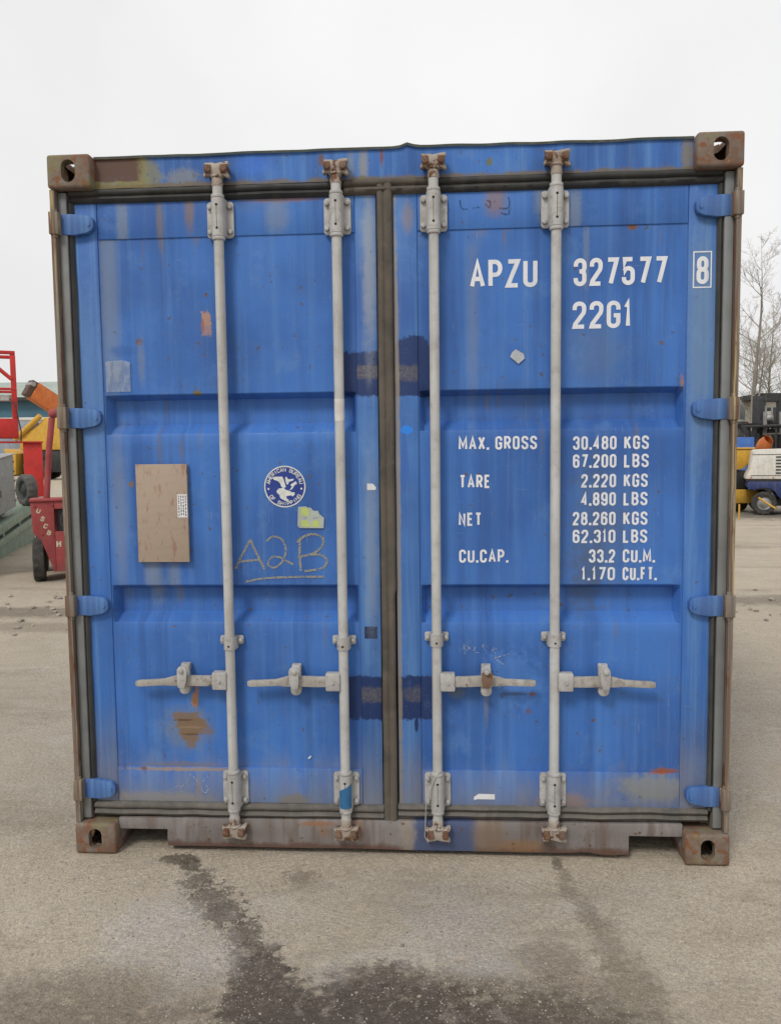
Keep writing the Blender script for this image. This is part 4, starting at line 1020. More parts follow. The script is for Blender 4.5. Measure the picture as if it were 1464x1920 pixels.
# ================================================================== the yard around it
def tyre_wheel(parent, c, r, w, axis, rim_mat, tyre_mat, rim=.55):
    """a part 'wheel' (tyre) with its rim as a sub-part"""
    pr = [(-w/2 * .8, r * rim), (-w/2, r * .72), (-w/2, r * .90), (-w/2 * .78, r * .985), (0, r), (w/2 * .78, r * .985), (w/2, r * .90), (w/2, r * .72), (w/2 * .8, r * rim)]
    tb = MB().lathe(pr, (0, 0, 0), axis, 60)
    for ri in (2, 3, 4, 5, 6):
        for q in range(60):
            if (q // 2 + (1 if ri > 4 else 0)) % 2:
                i = ri * 60 + q; x, y, z = tb.v[i]; f = .955
                tb.v[i] = (x, y * f, z * f) if axis == 'x' else (x * f, y, z * f)
    o = tb.build('wheel', tyre_mat, parent, c, smooth=25)
    MB().lathe([(-w*.42, .0001), (-w*.42, r*.18), (-w*.30, r*.30), (-w*.22, r*.46), (-w*.40, r*(rim+.01)), (w*.40, r*(rim+.01)), (w*.22, r*.46), (w*.30, r*.30), (w*.42, r*.18), (w*.42, .0001)], (0, 0, 0), axis, 24).build('rim', rim_mat, o, smooth=35)
    return o
W_TYRE = worn('dusty_tyre', (.035, .034, .033), (.06, .056, .05), rust=0, rough=.85, grime=.6, streak=.2, grime_col=(.13, .12, .10))
C_RED = worn('bright_red_paint', (.56, .030, .026), (.46, .026, .022), rust=.05, grime=.15, streak=.15)
C_RED2 = worn('faded_red_paint', (.36, .065, .065), (.28, .045, .045), rust=.25, grime=.4, streak=.2, rough=.7)
C_ORANGE = worn('orange_machine_paint', (.60, .17, .035), (.52, .13, .03), rust=.05, grime=.2)
C_YEL = worn('yellow_machine_paint', (.62, .36, .045), (.54, .30, .04), rust=.1, grime=.3, streak=.2)
C_GREEN = worn('faded_green_paint', (.20, .27, .20), (.155, .21, .165), rust=.15, grime=.4, streak=.2)
C_GREY = worn('grey_cabinet_paint', (.24, .25, .25), (.20, .21, .21), rust=.06, grime=.3, streak=.25)
C_BLACK = worn('black_machine_paint', (.022, .022, .024), (.035, .034, .034), rust=.05, grime=.3, grime_col=(.09, .08, .07))
C_CHAR = worn('charcoal_machine_paint', (.032, .035, .038), (.022, .024, .026), rust=.1, grime=.35, grime_col=(.11, .10, .09))
C_WHITE = worn('off_white_canopy', (.66, .64, .58), (.58, .56, .51), rust=.03, grime=.2, streak=.25)
C_NAVY = worn('navy_canopy', (.020, .035, .13), (.028, .05, .16), rust=.05, grime=.2)
C_STEEL = worn('bare_steel', (.38, .38, .38), (.30, .29, .28), rust=.15, grime=.3, metal=.4)
C_TEAL = worn('teal_cladding', (.055, .15, .21), (.05, .13, .18), rust=0, grime=.15, streak=.2, scale=.3)
C_ROOF = worn('pale_green_roof', (.36, .42, .37), (.30, .36, .32), rust=0, grime=.3, streak=.2, scale=.4, grime_col=(.26, .28, .24))
C_CREAM = worn('cream_cladding', (.52, .50, .43), (.46, .44, .38), rust=0, grime=.25, streak=.3, scale=.6)
C_GLASS = plain('dark_glass', (.03, .04, .05), .12)
C_LAMP = plain('red_lamp', (.55, .03, .03), .3)
C_CREAMP = plain('cream_stencil', (.55, .47, .33), .7)

# --- faded red machine beside the container
t = thing('site_tractor', 'faded red compact site machine with stencilled letters and upright lever beside the container', 'machine', (-4.046, 6.337, 0), R(25))
pl_ = [(-.56, .975), (-.545, .62), (-.525, .585), (-.463, .53), (-.33, .144), (-.31, .144), (-.31, .975)]
fr = MB().prism(pl_, 'y', 0, .05)
fr.prism([(-x, z) for x, z in pl_], 'y', 0, .05)
fr.box(-.309, .309, .002, .052, .885, .976).box(-.309, .309, .002, .052, .144, .62)
fr.build('front_plate', C_RED2, t, bevel=.006)
MB().box(-.57, .57, -.02, .30, .976, 1.01).build('top_shelf', C_RED2, t, bevel=.012)
MB().prism([(-.50, .55), (-.50, .95), (.50, .95), (.50, .55), (.30, .20), (-.30, .20)], 'y', .25, 1.5).build('body', C_RED2, t, bevel=.02)
MB().box(-.28, .28, .053, .26, .30, .90).build('engine_block', C_BLACK, t, bevel=.02)
for sx in (-1, 1):
    for y in (.31, 1.25): tyre_wheel(t, (sx * .50, y, .265), .265, .135, 'x', C_RED2, W_TYRE)
for x, z in ((-.52, .93), (-.33, .93), (-.33, .58), (-.33, .22), (-.45, .60), (.33, .93), (.33, .58)): MB().cyl((x, -.012, z), (x, 0, z), .013, n=6).build('bolt', C_RED2, t)
MB().tube([(-.20, -.01, .88), (-.24, -.05, .75), (-.18, -.06, .60), (-.10, -.03, .50)], .012, n=6).build('hose', C_BLACK, t, smooth=60)
lv = MB().tube([(-.385, .10, 1.0), (-.37, .10, 1.2), (-.335, .10, 1.6), (-.29, .10, 1.95)], .036, n=10).build('lever', C_RED2, t, smooth=60)
MB().lathe([(-.055, .0001), (-.05, .025), (-.03, .046), (0, .056), (.03, .046), (.05, .025), (.055, .0001)], (-.275, .10, 2.0), 'y', 18).build('lever_knob', C_RED2, lv, smooth=60)
MB().tube([(.385, .10, 1.0), (.37, .10, 1.3), (.33, .10, 1.75)], .03, n=10).build('lever', C_RED2, t, smooth=60)
for ch, cx, cz, a in (('U', -.475, .87, 25), ('S', -.435, .775, 25), ('C', -.405, .69, 22), ('B', -.372, .61, 20)):
    mb = MB(); text(mb, ch, -.022, .022, -.030, .058, 0, bold=.24); o = mb.sheet('stencil_letter', C_CREAMP, t, (cx, -.003, cz)); o.rotation_euler[1] = R(a)
mb = MB(); text(mb, 'H', -.30, -.245, .43, .085, -.0025, bold=.24); mb.sheet('stencil_letter', C_CREAMP, t)

# --- green trailer with a grey cabinet and a spare wheel on it
th = R(16.9); tr = thing('flatbed_trailer', 'low pale green steel flatbed trailer at the left edge', 'trailer', (-5.91, 7.77, 0), th)
def tilt(o): o.rotation_euler[0] = math.atan(.066); return o
tilt(MB().box(-.10, 0, -2.2, 3.6, .39, .53).build('edge_beam', C_GREEN, tr, bevel=.008))
tilt(MB().box(-.14, -.04, -2.2, 3.6, .19, .30).build('lower_beam', C_GREEN, tr, bevel=.008))
tilt(MB().box(-2.1, -2.0, -2.2, 3.6, .39, .53).build('edge_beam', C_GREEN, tr, bevel=.008))
tilt(MB().box(-1.995, -.105, -2.2, 3.6, .44, .50).build('deck', C_GREEN, tr))
for y in (-1.6, -.5, .6, 1.7, 2.8): tilt(MB().box(-.11, -.055, y - .05, y + .05, .301, .389).build('stanchion', C_GREEN, tr))
MB().prism([(-.8, .01), (3.3, .01), (3.3, .42), (1.2, .28), (.1, .22), (-.8, .14)], 'x', -.16, -.15).build('skirt_panel', C_GREEN, tr)
for y in (-1.2, 2.4): MB().box(-1.9, -.3, y, y + .18, -.002, .20).build('skid', C_GREEN, tr, bevel=.01)
g = thing('generator_cabinet', 'grey sheet metal generator cabinet standing on the green trailer', 'generator', (-5.91, 7.77, .53), th)
g.rotation_euler[0] = math.atan(.066)
MB().box(-1.25, -.05, -1.5, 1.45, .10, .90).build('cabinet', C_GREY, g, bevel=.02)
MB().box(-1.28, -.03, -1.52, 1.47, .902, .925).build('lid', worn('pale_grey_lid', (.40, .41, .42), rust=.04, grime=.2), g, bevel=.008)
MB().box(-1.2, -.2, -1.4, 1.35, .002, .098).build('base_frame', C_BLACK, g)
for y in (-.9, -.2, .5): MB().box(-.049, -.042, y - .01, y + .01, .35, .45).build('latch', C_BLACK, g)
for z in (.20, .35, .50, .65, .80): MB().cyl((-.045, 1.40, z), (-.035, 1.40, z), .012, n=8).build('rivet', C_BLACK, g)
MB().box(-.7, -.3, 1.472, 1.56, .2, .8).build('control_panel', C_CHAR, g, bevel=.01)
sw = thing('spare_wheel', 'ribbed grey spare wheel standing on the trailer beyond the grey cabinet', 'wheel', (-6.66, 10.0, .675), R(-38))
tyre_wheel(sw, (0, 0, .265), .265, .17, 'y', C_CHAR, worn('grey_dusty_tyre', (.12, .115, .11), (.08, .078, .075), rust=0, rough=.9, grime=.6), .60)

# --- red work platform
rp = thing('work_platform', 'bright red powered access platform with open guard rails', 'access platform', (-9.19, 12.56, 0), R(28))
bx0, bx1, by1 = -.95, .93, .95
MB().box(bx0, bx1, 0, .03, 1.87, 2.26).box(bx0, bx1, by1 - .03, by1, 1.87, 2.26).build('toe_board', C_RED, rp, bevel=.004)
MB().box(bx1 - .03, bx1, .031, by1 - .031, 1.87, 2.26).build('toe_board', C_RED, rp, bevel=.004)
MB().box(bx0, bx1 - .031, .031, by1 - .031, 1.89, 1.93).build('floor_pan', C_RED, rp)
for x in (bx0 + .05, -.05, bx1 - .05):
    for y in (.05, by1 - .05): MB().box(x - .05, x + .05, y - .02, y + .02, 2.261, 3.55).build('guard_post', C_RED, rp, bevel=.008)
for z in (3.58, 2.86):
    for y in (.05, by1 - .05): MB().box(bx0, bx1, y - .03, y + .03, z - .03, z + .04 if z > 3 else z + .02).build('guard_rail', C_RED, rp, bevel=.01)
    MB().box(bx1 - .08, bx1 - .02, .081, by1 - .081, z - .03, z + .02).build('guard_rail', C_RED, rp, bevel=.01)
MB().tube([(.30, .05, 3.55), (.85, .05, 3.05)], .04, n=8).build('brace', C_RED, rp)
MB().box(.45, .85, .12, .3, 2.62, 2.74).build('control_box', worn('pale_control_box', (.62, .62, .60), rust=0), rp, bevel=.02)
MB().tube([(.80, .10, 2.66), (.88, .0, 2.58), (.93, -.03, 2.3), (.98, -.02, 2.0), (.97, 0, 1.8)], .012, n=6).build('cable', C_BLACK, rp, smooth=60)
MB().box(1.0, 1.36, .1, .45, .45, 1.76).build('mast', C_RED, rp, bevel=.01)
MB().box(.30, 1.38, .05, .50, 1.765, 1.80).build('mast_cap', C_RED, rp, bevel=.006)
MB().box(-.9, 1.2, .0, 1.0, .25, .60).build('chassis', C_RED, rp, bevel=.03)
MB().cyl((-.2, .5, .6), (-.2, .5, 1.86), .16, n=16).build('lift_column', C_STEEL, rp)
for x in (-.6, .9):
    for y in (-.05, 1.05): tyre_wheel(rp, (x, y, .30), .30, .18, 'y', C_STEEL, W_TYRE)

# --- orange telehandler, mostly behind the container
oh = thing('telehandler', 'orange telescopic boom raised behind the container\'s left side', 'telehandler', (-8.7, 23.2, 0))
P0, P1 = Vector((-2.92, -3.5, 3.44)), Vector((-.9, -.9, 1.45))
d = (P1 - P0).normalized(); s_ = d.cross(Vector((0, 0, 1))).normalized(); n_ = s_.cross(d)
def beam(a, b, hw, hh):
    mb = MB(); k = 0
    for p in (a, b):
        for (i, j) in ((-1, -1), (1, -1), (1, 1), (-1, 1)): mb.v.append(tuple(p + s_ * hw * i + n_ * hh * j))
    mb.f += [(0, 1, 2, 3), (7, 6, 5, 4)] + [(i, 4 + i, 4 + (i + 1) % 4, (i + 1) % 4) for i in range(4)]
    return mb
boom = beam(P0 + d * .12, P1, .17, .26).build('boom', C_ORANGE, oh, bevel=.02)
beam(P0 - d * .05, P0 + d * .119, .15, .24).build('boom_end', worn('dark_boom_end', (.10, .05, .035), rust=.4), boom, bevel=.01)
MB().cyl(tuple(P0 - s_ * .2 + n_ * .12), tuple(P0 + s_ * .2 + n_ * .12), .07, n=12).build('boom_pin', C_STEEL, boom)
MB().box(-1.2, 1.0, -.9, 3.2, .55, 1.15).build('chassis', C_ORANGE, oh, bevel=.04)
MB().prism([(-.9, 1.16), (2.6, 1.16), (2.2, 2.3), (1.0, 2.4), (.4, 1.6), (-.9, 1.45)], 'x', .1, 1.0).build('cab', C_CHAR, oh, bevel=.03)
for x in (-1.15, 1.0):
    for y in (-.2, 2.5): tyre_wheel(oh, (x, y, .58), .58, .36, 'x', C_ORANGE, W_TYRE)

# --- yellow loader further back
yl = thing('wheel_loader', 'yellow wheel loader with black underside parked far back on the left', 'loader', (-22.6, 45, 0))
MB().prism([(-2.5, 1.80), (-2.5, 2.6), (-1.3, 3.3), (-.9, 3.75), (1.6, 3.75), (2.2, 3.2), (2.2, 1.80)], 'y', -.9, .9).build('body', C_YEL, yl, bevel=.06)
MB().box(-2.3, 2.0, -.8, .8, .45, 1.79).build('underframe', C_BLACK, yl, bevel=.04)
MB().tube([(-2.75, -.95, 2.45), (-1.1, -.95, 3.85)], .17, n=10).build('lift_arm', C_YEL, yl)
MB().tube([(-2.4, -.75, 2.55), (-1.3, -.75, 3.4)], .09, n=8).build('hydraulic_ram', C_STEEL, yl)
MB().box(.1, 1.5, -.7, .7, 3.76, 4.6).build('cab', C_GLASS, yl, bevel=.05)
MB().prism([(-3.6, .2), (-2.6, .35), (-2.55, 1.6), (-3.3, 1.9), (-2.9, 1.0), (-3.0, .6)], 'y', -1.3, 1.3).build('bucket', C_YEL, yl, bevel=.02)
for x in (-1.5, 1.3):
    for y in (-.95, .95): tyre_wheel(yl, (x, y, .75), .75, .5, 'y', C_YEL, W_TYRE)
# --- white lorry trailer and the long shed
lt = thing('lorry_trailer', 'long pale lorry trailer with white roof edge behind the yellow loader', 'trailer', (-33, 60, 0))
MB().box(-6, 6, 0, 2.5, 1.25, 4.28).build('box_body', worn('blue_grey_panel', (.30, .34, .40), rust=.03, scale=1, grime=.2), lt, bevel=.03)
MB().box(-6.05, 6.05, -.05, 2.55, 4.285, 4.52).build('roof_edge', C_WHITE, lt, bevel=.03)
MB().box(-5.8, 5.8, .3, 2.2, .85, 1.24).build('underframe', C_BLACK, lt)
for x in (-4, -2.9, 3.2, 4.3): tyre_wheel(lt, (x, .25, .5), .5, .3, 'y', C_STEEL, W_TYRE)
sh = thing('long_shed', 'long teal clad shed with pale green roof on the left skyline', 'building', (-50, 85, 0))
MB().box(-34, 34, 0, 24, 0, 7.7).build('wall', C_TEAL, sh)
MB().prism([(-.8, 7.72), (12, 10.5), (24.8, 7.72), (24.8, 7.95), (12, 10.75), (-.8, 7.95)], 'x', -34.6, 34.6).build('roof', C_ROOF, sh)
MB().box(-34.6, 34.6, -.95, -.81, 7.55, 7.9).build('gutter', C_CHAR, sh)
for x in (-24, -10, 4, 18):
    dr = MB().box(x - 2.2, x + 2.2, -.12, -.004, .0, 4.6).build('roller_door', C_GREY, sh)
    for k in range(1, 12): MB().box(x - 2.2, x + 2.2, -.15, -.121, k * .38, k * .38 + .06).build('slat', C_GREY, dr)

# --- white and blue compressor on the right
cp_ = thing('road_compressor', 'white and navy blue towable air compressor with louvred canopy on the right', 'compressor', (6.92, 15.3, 0), R(-17))
MB().prism([(0, .80), (.03, .90), (.09, 1.02), (.145, 1.42), (.20, 1.45), (1.0, 1.47), (2.0, 1.47), (2.15, 1.38), (2.25, .80)], 'y', 0, 1.25).build('canopy', C_WHITE, cp_, bevel=.02)
MB().box(.12, 2.17, -.006, -.001, 1.335, 1.347).build('canopy_seam', C_CHAR, cp_)
MB().box(.10, 2.17, -.006, -.001, .875, .887).build('canopy_seam', C_CHAR, cp_)
for z in (.93, 1.0, 1.07, 1.14, 1.21, 1.28): MB().prism([(-.022, z), (-.004, z + .022), (-.001, z + .022), (-.001, z - .01)], 'x', .60, 1.0).build('louvre', C_CHAR, cp_)
for x in (.11, .55, 1.0): MB().box(x - .012, x + .012, -.014, -.001, .815, .855).build('latch', C_ORANGE, cp_)
MB().box(.02, 2.22, .03, 1.22, .755, .795).build('seal_band', C_BLACK, cp_)
MB().prism([(.03, .62), (.05, .74), (.08, .752), (2.2, .752), (2.22, .36), (.72, .36), (.66, .42), (.60, .52), (.50, .585), (.38, .60), (.26, .585), (.18, .54)], 'y', .02, 1.23).build('lower_body', C_NAVY, cp_, bevel=.02)
for y in (.12, 1.12): tyre_wheel(cp_, (.39, y, .265), .265, .17, 'y', C_STEEL, W_TYRE)
MB().box(.2, 2.1, .25, 1.0, .20, .358).build('axle_frame', C_BLACK, cp_)
MB().tube([(.26, -.10, .40), (.40, -.12, .30), (.60, -.14, .17)], .022, n=8).build('tow_eye_bar', C_YEL, cp_)
# --- yellow dumper behind it
dm = thing('site_dumper', 'yellow site dumper with rounded hopper half hidden by the container\'s right edge', 'dumper', (6.65, 16.7, 0))
MB().prism([(-.7, 1.46), (.78, 1.46), (.74, 1.30), (.66, 1.12), (.55, 1.0), (.35, .97), (-.35, .97), (-.6, 1.1)], 'y', -.5, .6).build('hopper', C_YEL, dm, bevel=.03)
MB().prism([(-.72, 1.462), (.80, 1.462), (.80, 1.50), (-.72, 1.50)], 'y', -.53, .63).build('hopper_rim', C_YEL, dm, bevel=.008)
MB().box(-.55, .68, -.45, 1.6, .53, .965).build('chassis', C_BLACK, dm, bevel=.03)
MB().prism([(-.5, .53), (.82, .53), (.86, .40), (.82, .22), (-.5, .20)], 'y', -.72, -.46).build('counterweight', C_YEL, dm, bevel=.03)
for x in (-.62, .62):
    for y in (-.1, 1.3): tyre_wheel(dm, (x, y, .36), .36, .2, 'x', C_YEL, W_TYRE)
mk = thing('marker_stake', 'thin yellow stake standing at the foot of the yellow dumper', 'stake', (6.36, 14.1, 0))
MB().cyl((0, 0, -.01), (0, 0, .30), .018, .018, n=8).build('post', C_YEL, mk)
MB().cyl((0, 0, .301), (0, 0, .33), .022, .014, n=8).build('cap', C_YEL, mk)

# --- machines behind the compressor
def forklift(loc, rz, mast_h, body_mat, label):
    f = thing('forklift', label, 'forklift', loc, rz, 'machines parked behind the compressor')
    for x in (-.30, .30): MB().box(x - .05, x + .05, -.08, .06, .05, mast_h).build('mast_upright', C_CHAR, f, bevel=.008)
    for z in (mast_h - .05, mast_h - .75, .9): MB().box(-.249, .249, -.05, .03, z - .05, z + .05).build('mast_crossbar', C_CHAR, f, bevel=.006)
    for x in (-.1, .1): MB().cyl((x, .02, .3), (x, .02, mast_h - .2), .03, n=8).build('lift_ram', C_STEEL, f)
    for z in (1.95, 2.2): MB().box(-.48, .48, -.14, -.09, z - .06, z + .06).build('carriage_bar', C_CHAR, f, bevel=.006)
    for x in (-.25, .25): MB().prism([(-.145, 1.9), (-.145, 2.5), (-.19, 2.5), (-.19, 1.90), (-1.1, 1.88), (-1.1, 1.86), (-.145, 1.85)], 'x', x - .05, x + .05).build('fork', C_STEEL, f)
    MB().prism([(.15, .3), (.15, .9), (.6, 1.0), (1.3, 1.25), (2.1, 1.2), (2.2, .35)], 'x', -.5, .5).build('body', body_mat, f, bevel=.05)
    for x in (-.45, .45):
        MB().tube([(x, .25, .9), (x, .45, 2.15)], .035, n=6).build('guard_post', C_CHAR, f); MB().tube([(x, 1.7, 1.2), (x, 1.55, 2.15)], .035, n=6).build('guard_post', C_CHAR, f)
    for y in (.5, .75, 1.0, 1.25, 1.5): MB().box(-.5, .5, y - .03, y + .03, 2.16, 2.20).build('guard_bar', C_CHAR, f)
    MB().lathe([(-.10, .0001), (-.09, .06), (-.04, .10), (0, .115), (.05, .11), (.06, .0001)], (-.12, -.16, 2.33), 'y', 16).build('work_lamp', C_STEEL, f, smooth=60)
    for x in (-.5, .5): tyre_wheel(f, (x, .35, .33), .33, .22, 'x', C_STEEL, W_TYRE); tyre_wheel(f, (x, 1.8, .28), .28, .2, 'x', C_STEEL, W_TYRE)
    return f
forklift((9.75, 22, 0), R(48), 3.02, C_CHAR, 'charcoal forklift with tall mast nearest the grey tank')
forklift((9.62, 20.9, 0), R(14), 2.88, C_BLACK, 'black forklift facing the camera with a crossbarred mast right behind the compressor')
f2 = forklift((10.55, 23.6, 0), R(-35), 2.75, C_RED2, 'forklift with red lamp on its mast near the cream building')
MB().box(-.62, -.46, -.14, -.09, 2.0, 2.32).build('lamp_bracket', C_CHAR, f2); MB().box(-.60, -.50, -.17, -.141, 2.04, 2.28).build('lamp', C_LAMP, f2, bevel=.01)
tk = thing('storage_tank', 'upright grey round tank with domed top close to the container', 'tank', (8.86, 22.4, 0))
MB().lathe([(0, .0001), (0, .60), (2.45, .60), (2.65, .57), (2.82, .47), (2.95, .28), (3.0, .0001)], (0, 0, .10), 'z', 32).build('shell', worn('grey_tank_paint', (.17, .18, .19), rust=.1), tk, smooth=40)
MB().box(-.5, .5, -.5, .5, -.01, .099).build('plinth', C_CHAR, tk)
for z in (.7, 1.5, 2.3): MB().lathe([(-.03, .606), (-.03, .615), (.03, .615), (.03, .606)], (0, 0, z), 'z', 32).build('hoop', C_CREAM, tk)
bc = thing('steel_locker', 'narrow blue steel locker standing behind the yellow dumper', 'locker', (8.05, 18.4, 0))
MB().box(-.22, .22, 0, .4, .08, 1.76).build('body', worn('locker_blue', (.05, .17, .55), rust=.05), bc, bevel=.01)
MB().box(-.20, .20, -.012, -.001, .12, 1.72).build('door', worn('locker_blue_door', (.06, .19, .58), rust=.05), bc, bevel=.004)
for x in (-.18, .18):
    for y in (.04, .36): MB().box(x - .02, x + .02, y - .02, y + .02, -.01, .079).build('leg', C_CHAR, bc)
def mixer(loc, rz, label):
    m = thing('cement_mixer', label, 'cement mixer', loc, rz, 'machines parked behind the compressor'); m.scale = (.86, .86, 1.06)
    MB().lathe([(-.26, .0001), (-.25, .12), (-.09, .22), (.07, .22), (.25, .14), (.265, .145)], (0, 0, 0), 'z', 24).build('drum', C_ORANGE, m, (0, 0, 1.42), smooth=40).rotation_euler = (R(38), R(20), 0)
    MB().tube([(-.45, .2, 0), (-.40, .05, .8), (-.38, 0, 1.4)], .03, n=6).tube([(-.45, -.3, 0), (-.40, .0, .8)], .03, n=6).build('stand', C_CHAR, m)
    MB().tube([(.45, .2, 0), (.40, .05, .8), (.38, 0, 1.4)], .03, n=6).tube([(.45, -.3, 0), (.40, .0, .8)], .03, n=6).build('stand', C_CHAR, m)
    MB().tube([(-.40, 0, .8), (.40, 0, .8)], .03, n=6).build('crossbar', C_CHAR, m)
    MB().box(.41, .72, -.2, .2, .78, 1.18).build('motor_cover', C_YEL, m, bevel=.03)
    for x in (-.5, .5): tyre_wheel(m, (x, .25, .16), .16, .07, 'x', C_STEEL, W_TYRE)
mixer((8.75, 19.0, 0), 0, 'orange cement mixer next to the blue locker'); mixer((9.75, 19.6, 0), R(25), 'orange cement mixer next to the black tractor')
tt = thing('tractor', 'black tractor with long bonnet behind the white compressor canopy', 'tractor', (10.4, 18.4, 0))
MB().prism([(-1.1, .7), (-1.15, 1.55), (-.9, 1.70), (.6, 1.78), (1.2, 1.6), (1.2, .7)], 'y', -.35, .35).build('bonnet', C_CHAR, tt, bevel=.05)
MB().box(1.25, 2.3, -.6, .6, 1.2, 2.3).build('cab', C_GLASS, tt, bevel=.05); MB().box(-.9, 2.2, -.3, .3, .45, .72).build('chassis', C_BLACK, tt)
MB().cyl((-.3, -.2, 1.7), (-.3, -.2, 2.2), .04, n=10).build('exhaust', C_STEEL, tt)
for y in (-.55, .55): tyre_wheel(tt, (-.6, y, .45), .45, .25, 'y', C_RED, W_TYRE); tyre_wheel(tt, (1.7, y * 1.4, .75), .75, .4, 'y', C_RED, W_TYRE)
for k, (x, y) in enumerate(((-.95, -.36), (-.95, -.40))): 
    if k == 0: MB().box(x - .08, x + .08, -.385, -.352, 1.40, 1.56).build('headlamp', C_WHITE, tt, bevel=.01)
mx_ = thing('mini_excavator', 'small dark excavator with orange arm among the parked machines', 'excavator', (9.55, 20.4, 0), R(30), 'machines parked behind the compressor')
MB().box(-.5, .5, -.5, .6, .55, 1.15).build('engine_cover', C_CHAR, mx_, bevel=.06)
for sx in (-1, 1): MB().prism([(-.7, .10), (-.55, 0), (.75, 0), (.9, .12), (.9, .3), (.75, .42), (-.55, .42), (-.7, .3)], 'x', sx * .48 - .12, sx * .48 + .12).build('track', C_BLACK, mx_, bevel=.03)
MB().box(-.3, .3, -.3, .4, .42, .549).build('turntable', C_CHAR, mx_)
for x in (-.42, .42):
    for y in (-.42, .5): MB().cyl((x, y, 1.15), (x, y, 2.05), .03, n=6).build('canopy_post', C_CHAR, mx_)
MB().box(-.5, .5, -.5, .6, 2.051, 2.12).build('canopy', C_CHAR, mx_, bevel=.03)
bo = MB().tube([(0, -.55, .8), (0, -1.0, 1.75), (0, -1.5, 1.95)], [.11, .12, .08], n=8).build('boom', C_ORANGE, mx_)
MB().tube([(0, -1.5, 1.97), (0, -1.65, 1.1)], [.08, .06], n=8).build('dipper', C_ORANGE, bo)
MB().prism([(-1.85, .75), (-1.5, .80), (-1.55, 1.1), (-1.8, 1.1), (-1.7, .95)], 'x', -.2, .2).build('bucket', C_CHAR, mx_)
MB().tube([(.02, -.6, .9), (.02, -.95, 1.35), (.02, -1.0, 1.8)], .025, n=6).build('hydraulic_hose', C_BLACK, mx_, smooth=60)
cb = thing('cream_office', 'cream clad office building with dark eaves behind the parked machines', 'building', (23.3, 46, 0))
MB().box(-4.0, 12, 0, 8, 0, 4.3).build('wall', C_CREAM, cb)
MB().box(-4.5, 12.4, -.5, 8.4, 4.302, 4.62).build('roof', C_CHAR, cb)
MB().box(-4.0, 12, -.05, -.004, 2.05, 2.35).build('dark_band', C_GREEN, cb)
for x in (-2.6, -.2, 2.2, 4.6, 7):
    w = MB().box(x - .7, x + .7, -.06, -.004, 2.9, 3.8).build('window', C_CHAR, cb); MB().box(x - .62, x + .62, -.075, -.061, 2.97, 3.73).build('pane', C_GLASS, w)
MB().box(-4.9, -3.9, -1.2, -.9, 3.55, 3.75).build('awning_bar', C_CHAR, cb)

# --- bare trees and scrub behind the right-hand side
def bark(name, a, b):
    m = Mat(name); return m.done(m.mix(m.noise(3, 5, .6), a, b), .9)
B_TR = bark('pale_bark', (.27, .245, .215), (.19, .17, .15)); B_TW = bark('twig_bark', (.33, .30, .27), (.25, .22, .19)); B_GR = bark('lichen_twig', (.34, .32, .22), (.25, .235, .165))
def tree(loc, h, seed, label, lean=(0, 0), twig=B_TW, spread=.30, dens=1.0, low=.22):
    rg = random.Random(seed); t = thing('bare_tree', label, 'tree', loc, 0, 'bare winter trees on the right skyline')
    tm, cm = MB(), MB()
    N = 12; path = []
    for i in range(N + 1):
        f = i / N; path.append(Vector((lean[0] * f * h + .16 * math.sin(f * 7 + seed), lean[1] * f * h + .14 * math.cos(f * 5 + seed), f * h)))
    r0 = h * .013
    tm.tube(path[:11], [r0 * (1 - .088 * i) for i in range(11)], n=7)
    cm.tube(path[10:], [r0 * .12, r0 * .08, r0 * .03], n=4)
    def branch(p, d, L, r, lev):
        pts = [p]; q = p.copy(); dd = d.copy(); n = 4
        for i in range(n):
            dd = (dd + Vector((rg.gauss(0, .13), rg.gauss(0, .13), .10 + rg.gauss(0, .08)))).normalized(); q = q + dd * (L / n); pts.append(q.copy())
        cm.tube(pts, [r, r * .8, r * .6, r * .42, r * .22], n=4 if lev < 2 else 3)
        if lev >= 3: return
        for i in range((6, 5, 4)[lev]):
            f = rg.uniform(.2, 1); k = min(int(f * n), n - 1); b = pts[k].lerp(pts[k + 1], f * n - k)
            ax = (pts[k + 1] - pts[k]).normalized(); side = Vector((rg.gauss(0, 1), rg.gauss(0, 1), rg.gauss(.2, .6))).normalized()
            branch(b, (ax * .7 + side * .75).normalized(), L * rg.uniform(.35, .6), max(r * .45, .0042), lev + 1)
    nb = int(20 * dens)
    for i in range(nb):
        f = low + (1 - low) * (i + rg.random()) / nb * .97; k = min(int(f * N), N - 1); b = path[k].lerp(path[k + 1], f * N - k)
        a = rg.uniform(0, 6.28); e = rg.uniform(.35, .9)
        branch(b, Vector((math.cos(a), math.sin(a), e)).normalized(), h * spread * (1.08 - f) * rg.uniform(.7, 1.2) + .5, r0 * (1.05 - f) * .38 + .006, 0)
    tm.build('trunk', B_TR, t, smooth=60); me = bpy.data.meshes.new('crown'); me.from_pydata(cm.v, [], cm.f); me.materials.append(twig); put('crown', me, t)
tree((18.3, 45, 0), 13.6, 3, 'tall slender bare tree rising highest on the right skyline', (.022, 0), spread=.26)
tree((19.35, 47, 0), 9.2, 8, 'shorter bare tree just right of the tall slender one', (.03, 0), B_GR, .32, 1.1, .3)
tree((16.6, 49, 0), 9.6, 21, 'bushy bare tree against the container\'s right edge', (.02, 0), B_GR, .36, 1.3, .12)
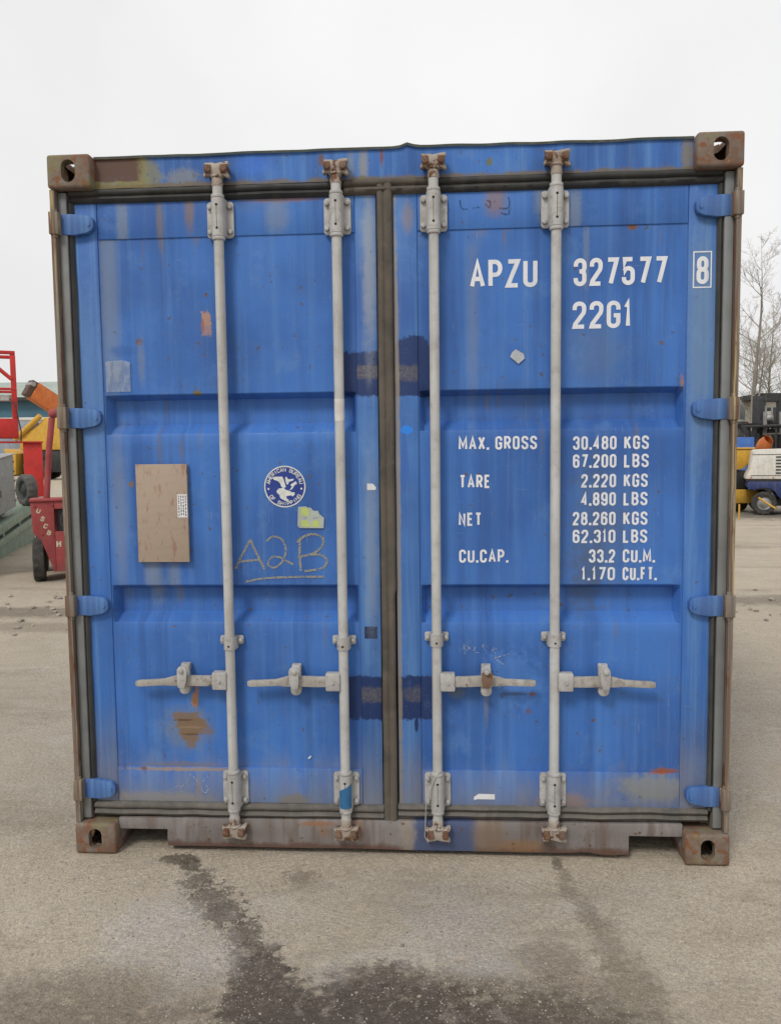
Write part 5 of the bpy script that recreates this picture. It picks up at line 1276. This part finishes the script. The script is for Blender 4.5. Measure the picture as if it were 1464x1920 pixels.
tree((21.3, 50, 0), 11.0, 33, 'bare tree cut off by the right edge of the photograph', (-.01, 0), B_TW, .33, 1.1, .2)
tree((13.2, 52, 0), 8.4, 45, 'bare tree hidden behind the container', (.0, 0), B_GR, .36, 1.0, .15)
hm = MB(); rg = random.Random(5)
for k in range(3200):
    x, y = rg.uniform(11, 32), rg.gauss(53.5, .8); z = rg.uniform(0, 4.6) * (.75 + .3 * mnoise.noise((x * .6, 2, 1))); a = rg.uniform(0, 6.28); L = rg.uniform(.3, .9)
    p = Vector((x, y, z)); q = p + Vector((math.cos(a) * L * .6, math.sin(a) * L * .6, L * rg.uniform(.1, 1)))
    hm.tube([p, q], [.020, .006], n=3)
    if k % 2 == 0:
        s = rg.uniform(.05, .12); u = Vector((rg.gauss(0, 1), rg.gauss(0, 1), rg.gauss(0, 1))).normalized() * s; w = Vector((rg.gauss(0, 1), rg.gauss(0, 1), rg.gauss(0, 1))).normalized() * s
        hm.quad(q - u, q - w, q + u, q + w)
hd = hm.sheet('scrub_hedge', bark('scrub', (.28, .25, .18), (.18, .17, .10))); hd['kind'] = 'stuff'; hd['label'] = 'tangled winter scrub along the back of the yard'; hd['category'] = 'hedge'

# --- distant wood along the horizon
fm = MB(); rg = random.Random(17)
for k in range(9000):
    x = rg.uniform(-230, 230); y = rg.gauss(150, 5); top = 6.0 + 3.0 * mnoise.noise((x * .05, 0, 2)) + 2.0 * mnoise.noise((x * .21, 3, 2)); z = top * rg.random() ** .8
    q = Vector((x, y, z)); sz = rg.uniform(.4, 1.0)
    u = Vector((rg.gauss(0, 1), rg.gauss(0, 1), rg.gauss(0, 1))).normalized() * sz; w = Vector((rg.gauss(0, 1), rg.gauss(0, 1), rg.gauss(0, 1))).normalized() * sz
    fm.quad(q - u, q - w, q + u, q + w)
fw_ = fm.sheet('distant_wood', bark('winter_wood', (.24, .22, .18), (.17, .16, .12))); fw_['kind'] = 'stuff'; fw_['label'] = 'grey brown winter wood along the far horizon'; fw_['category'] = 'wood'
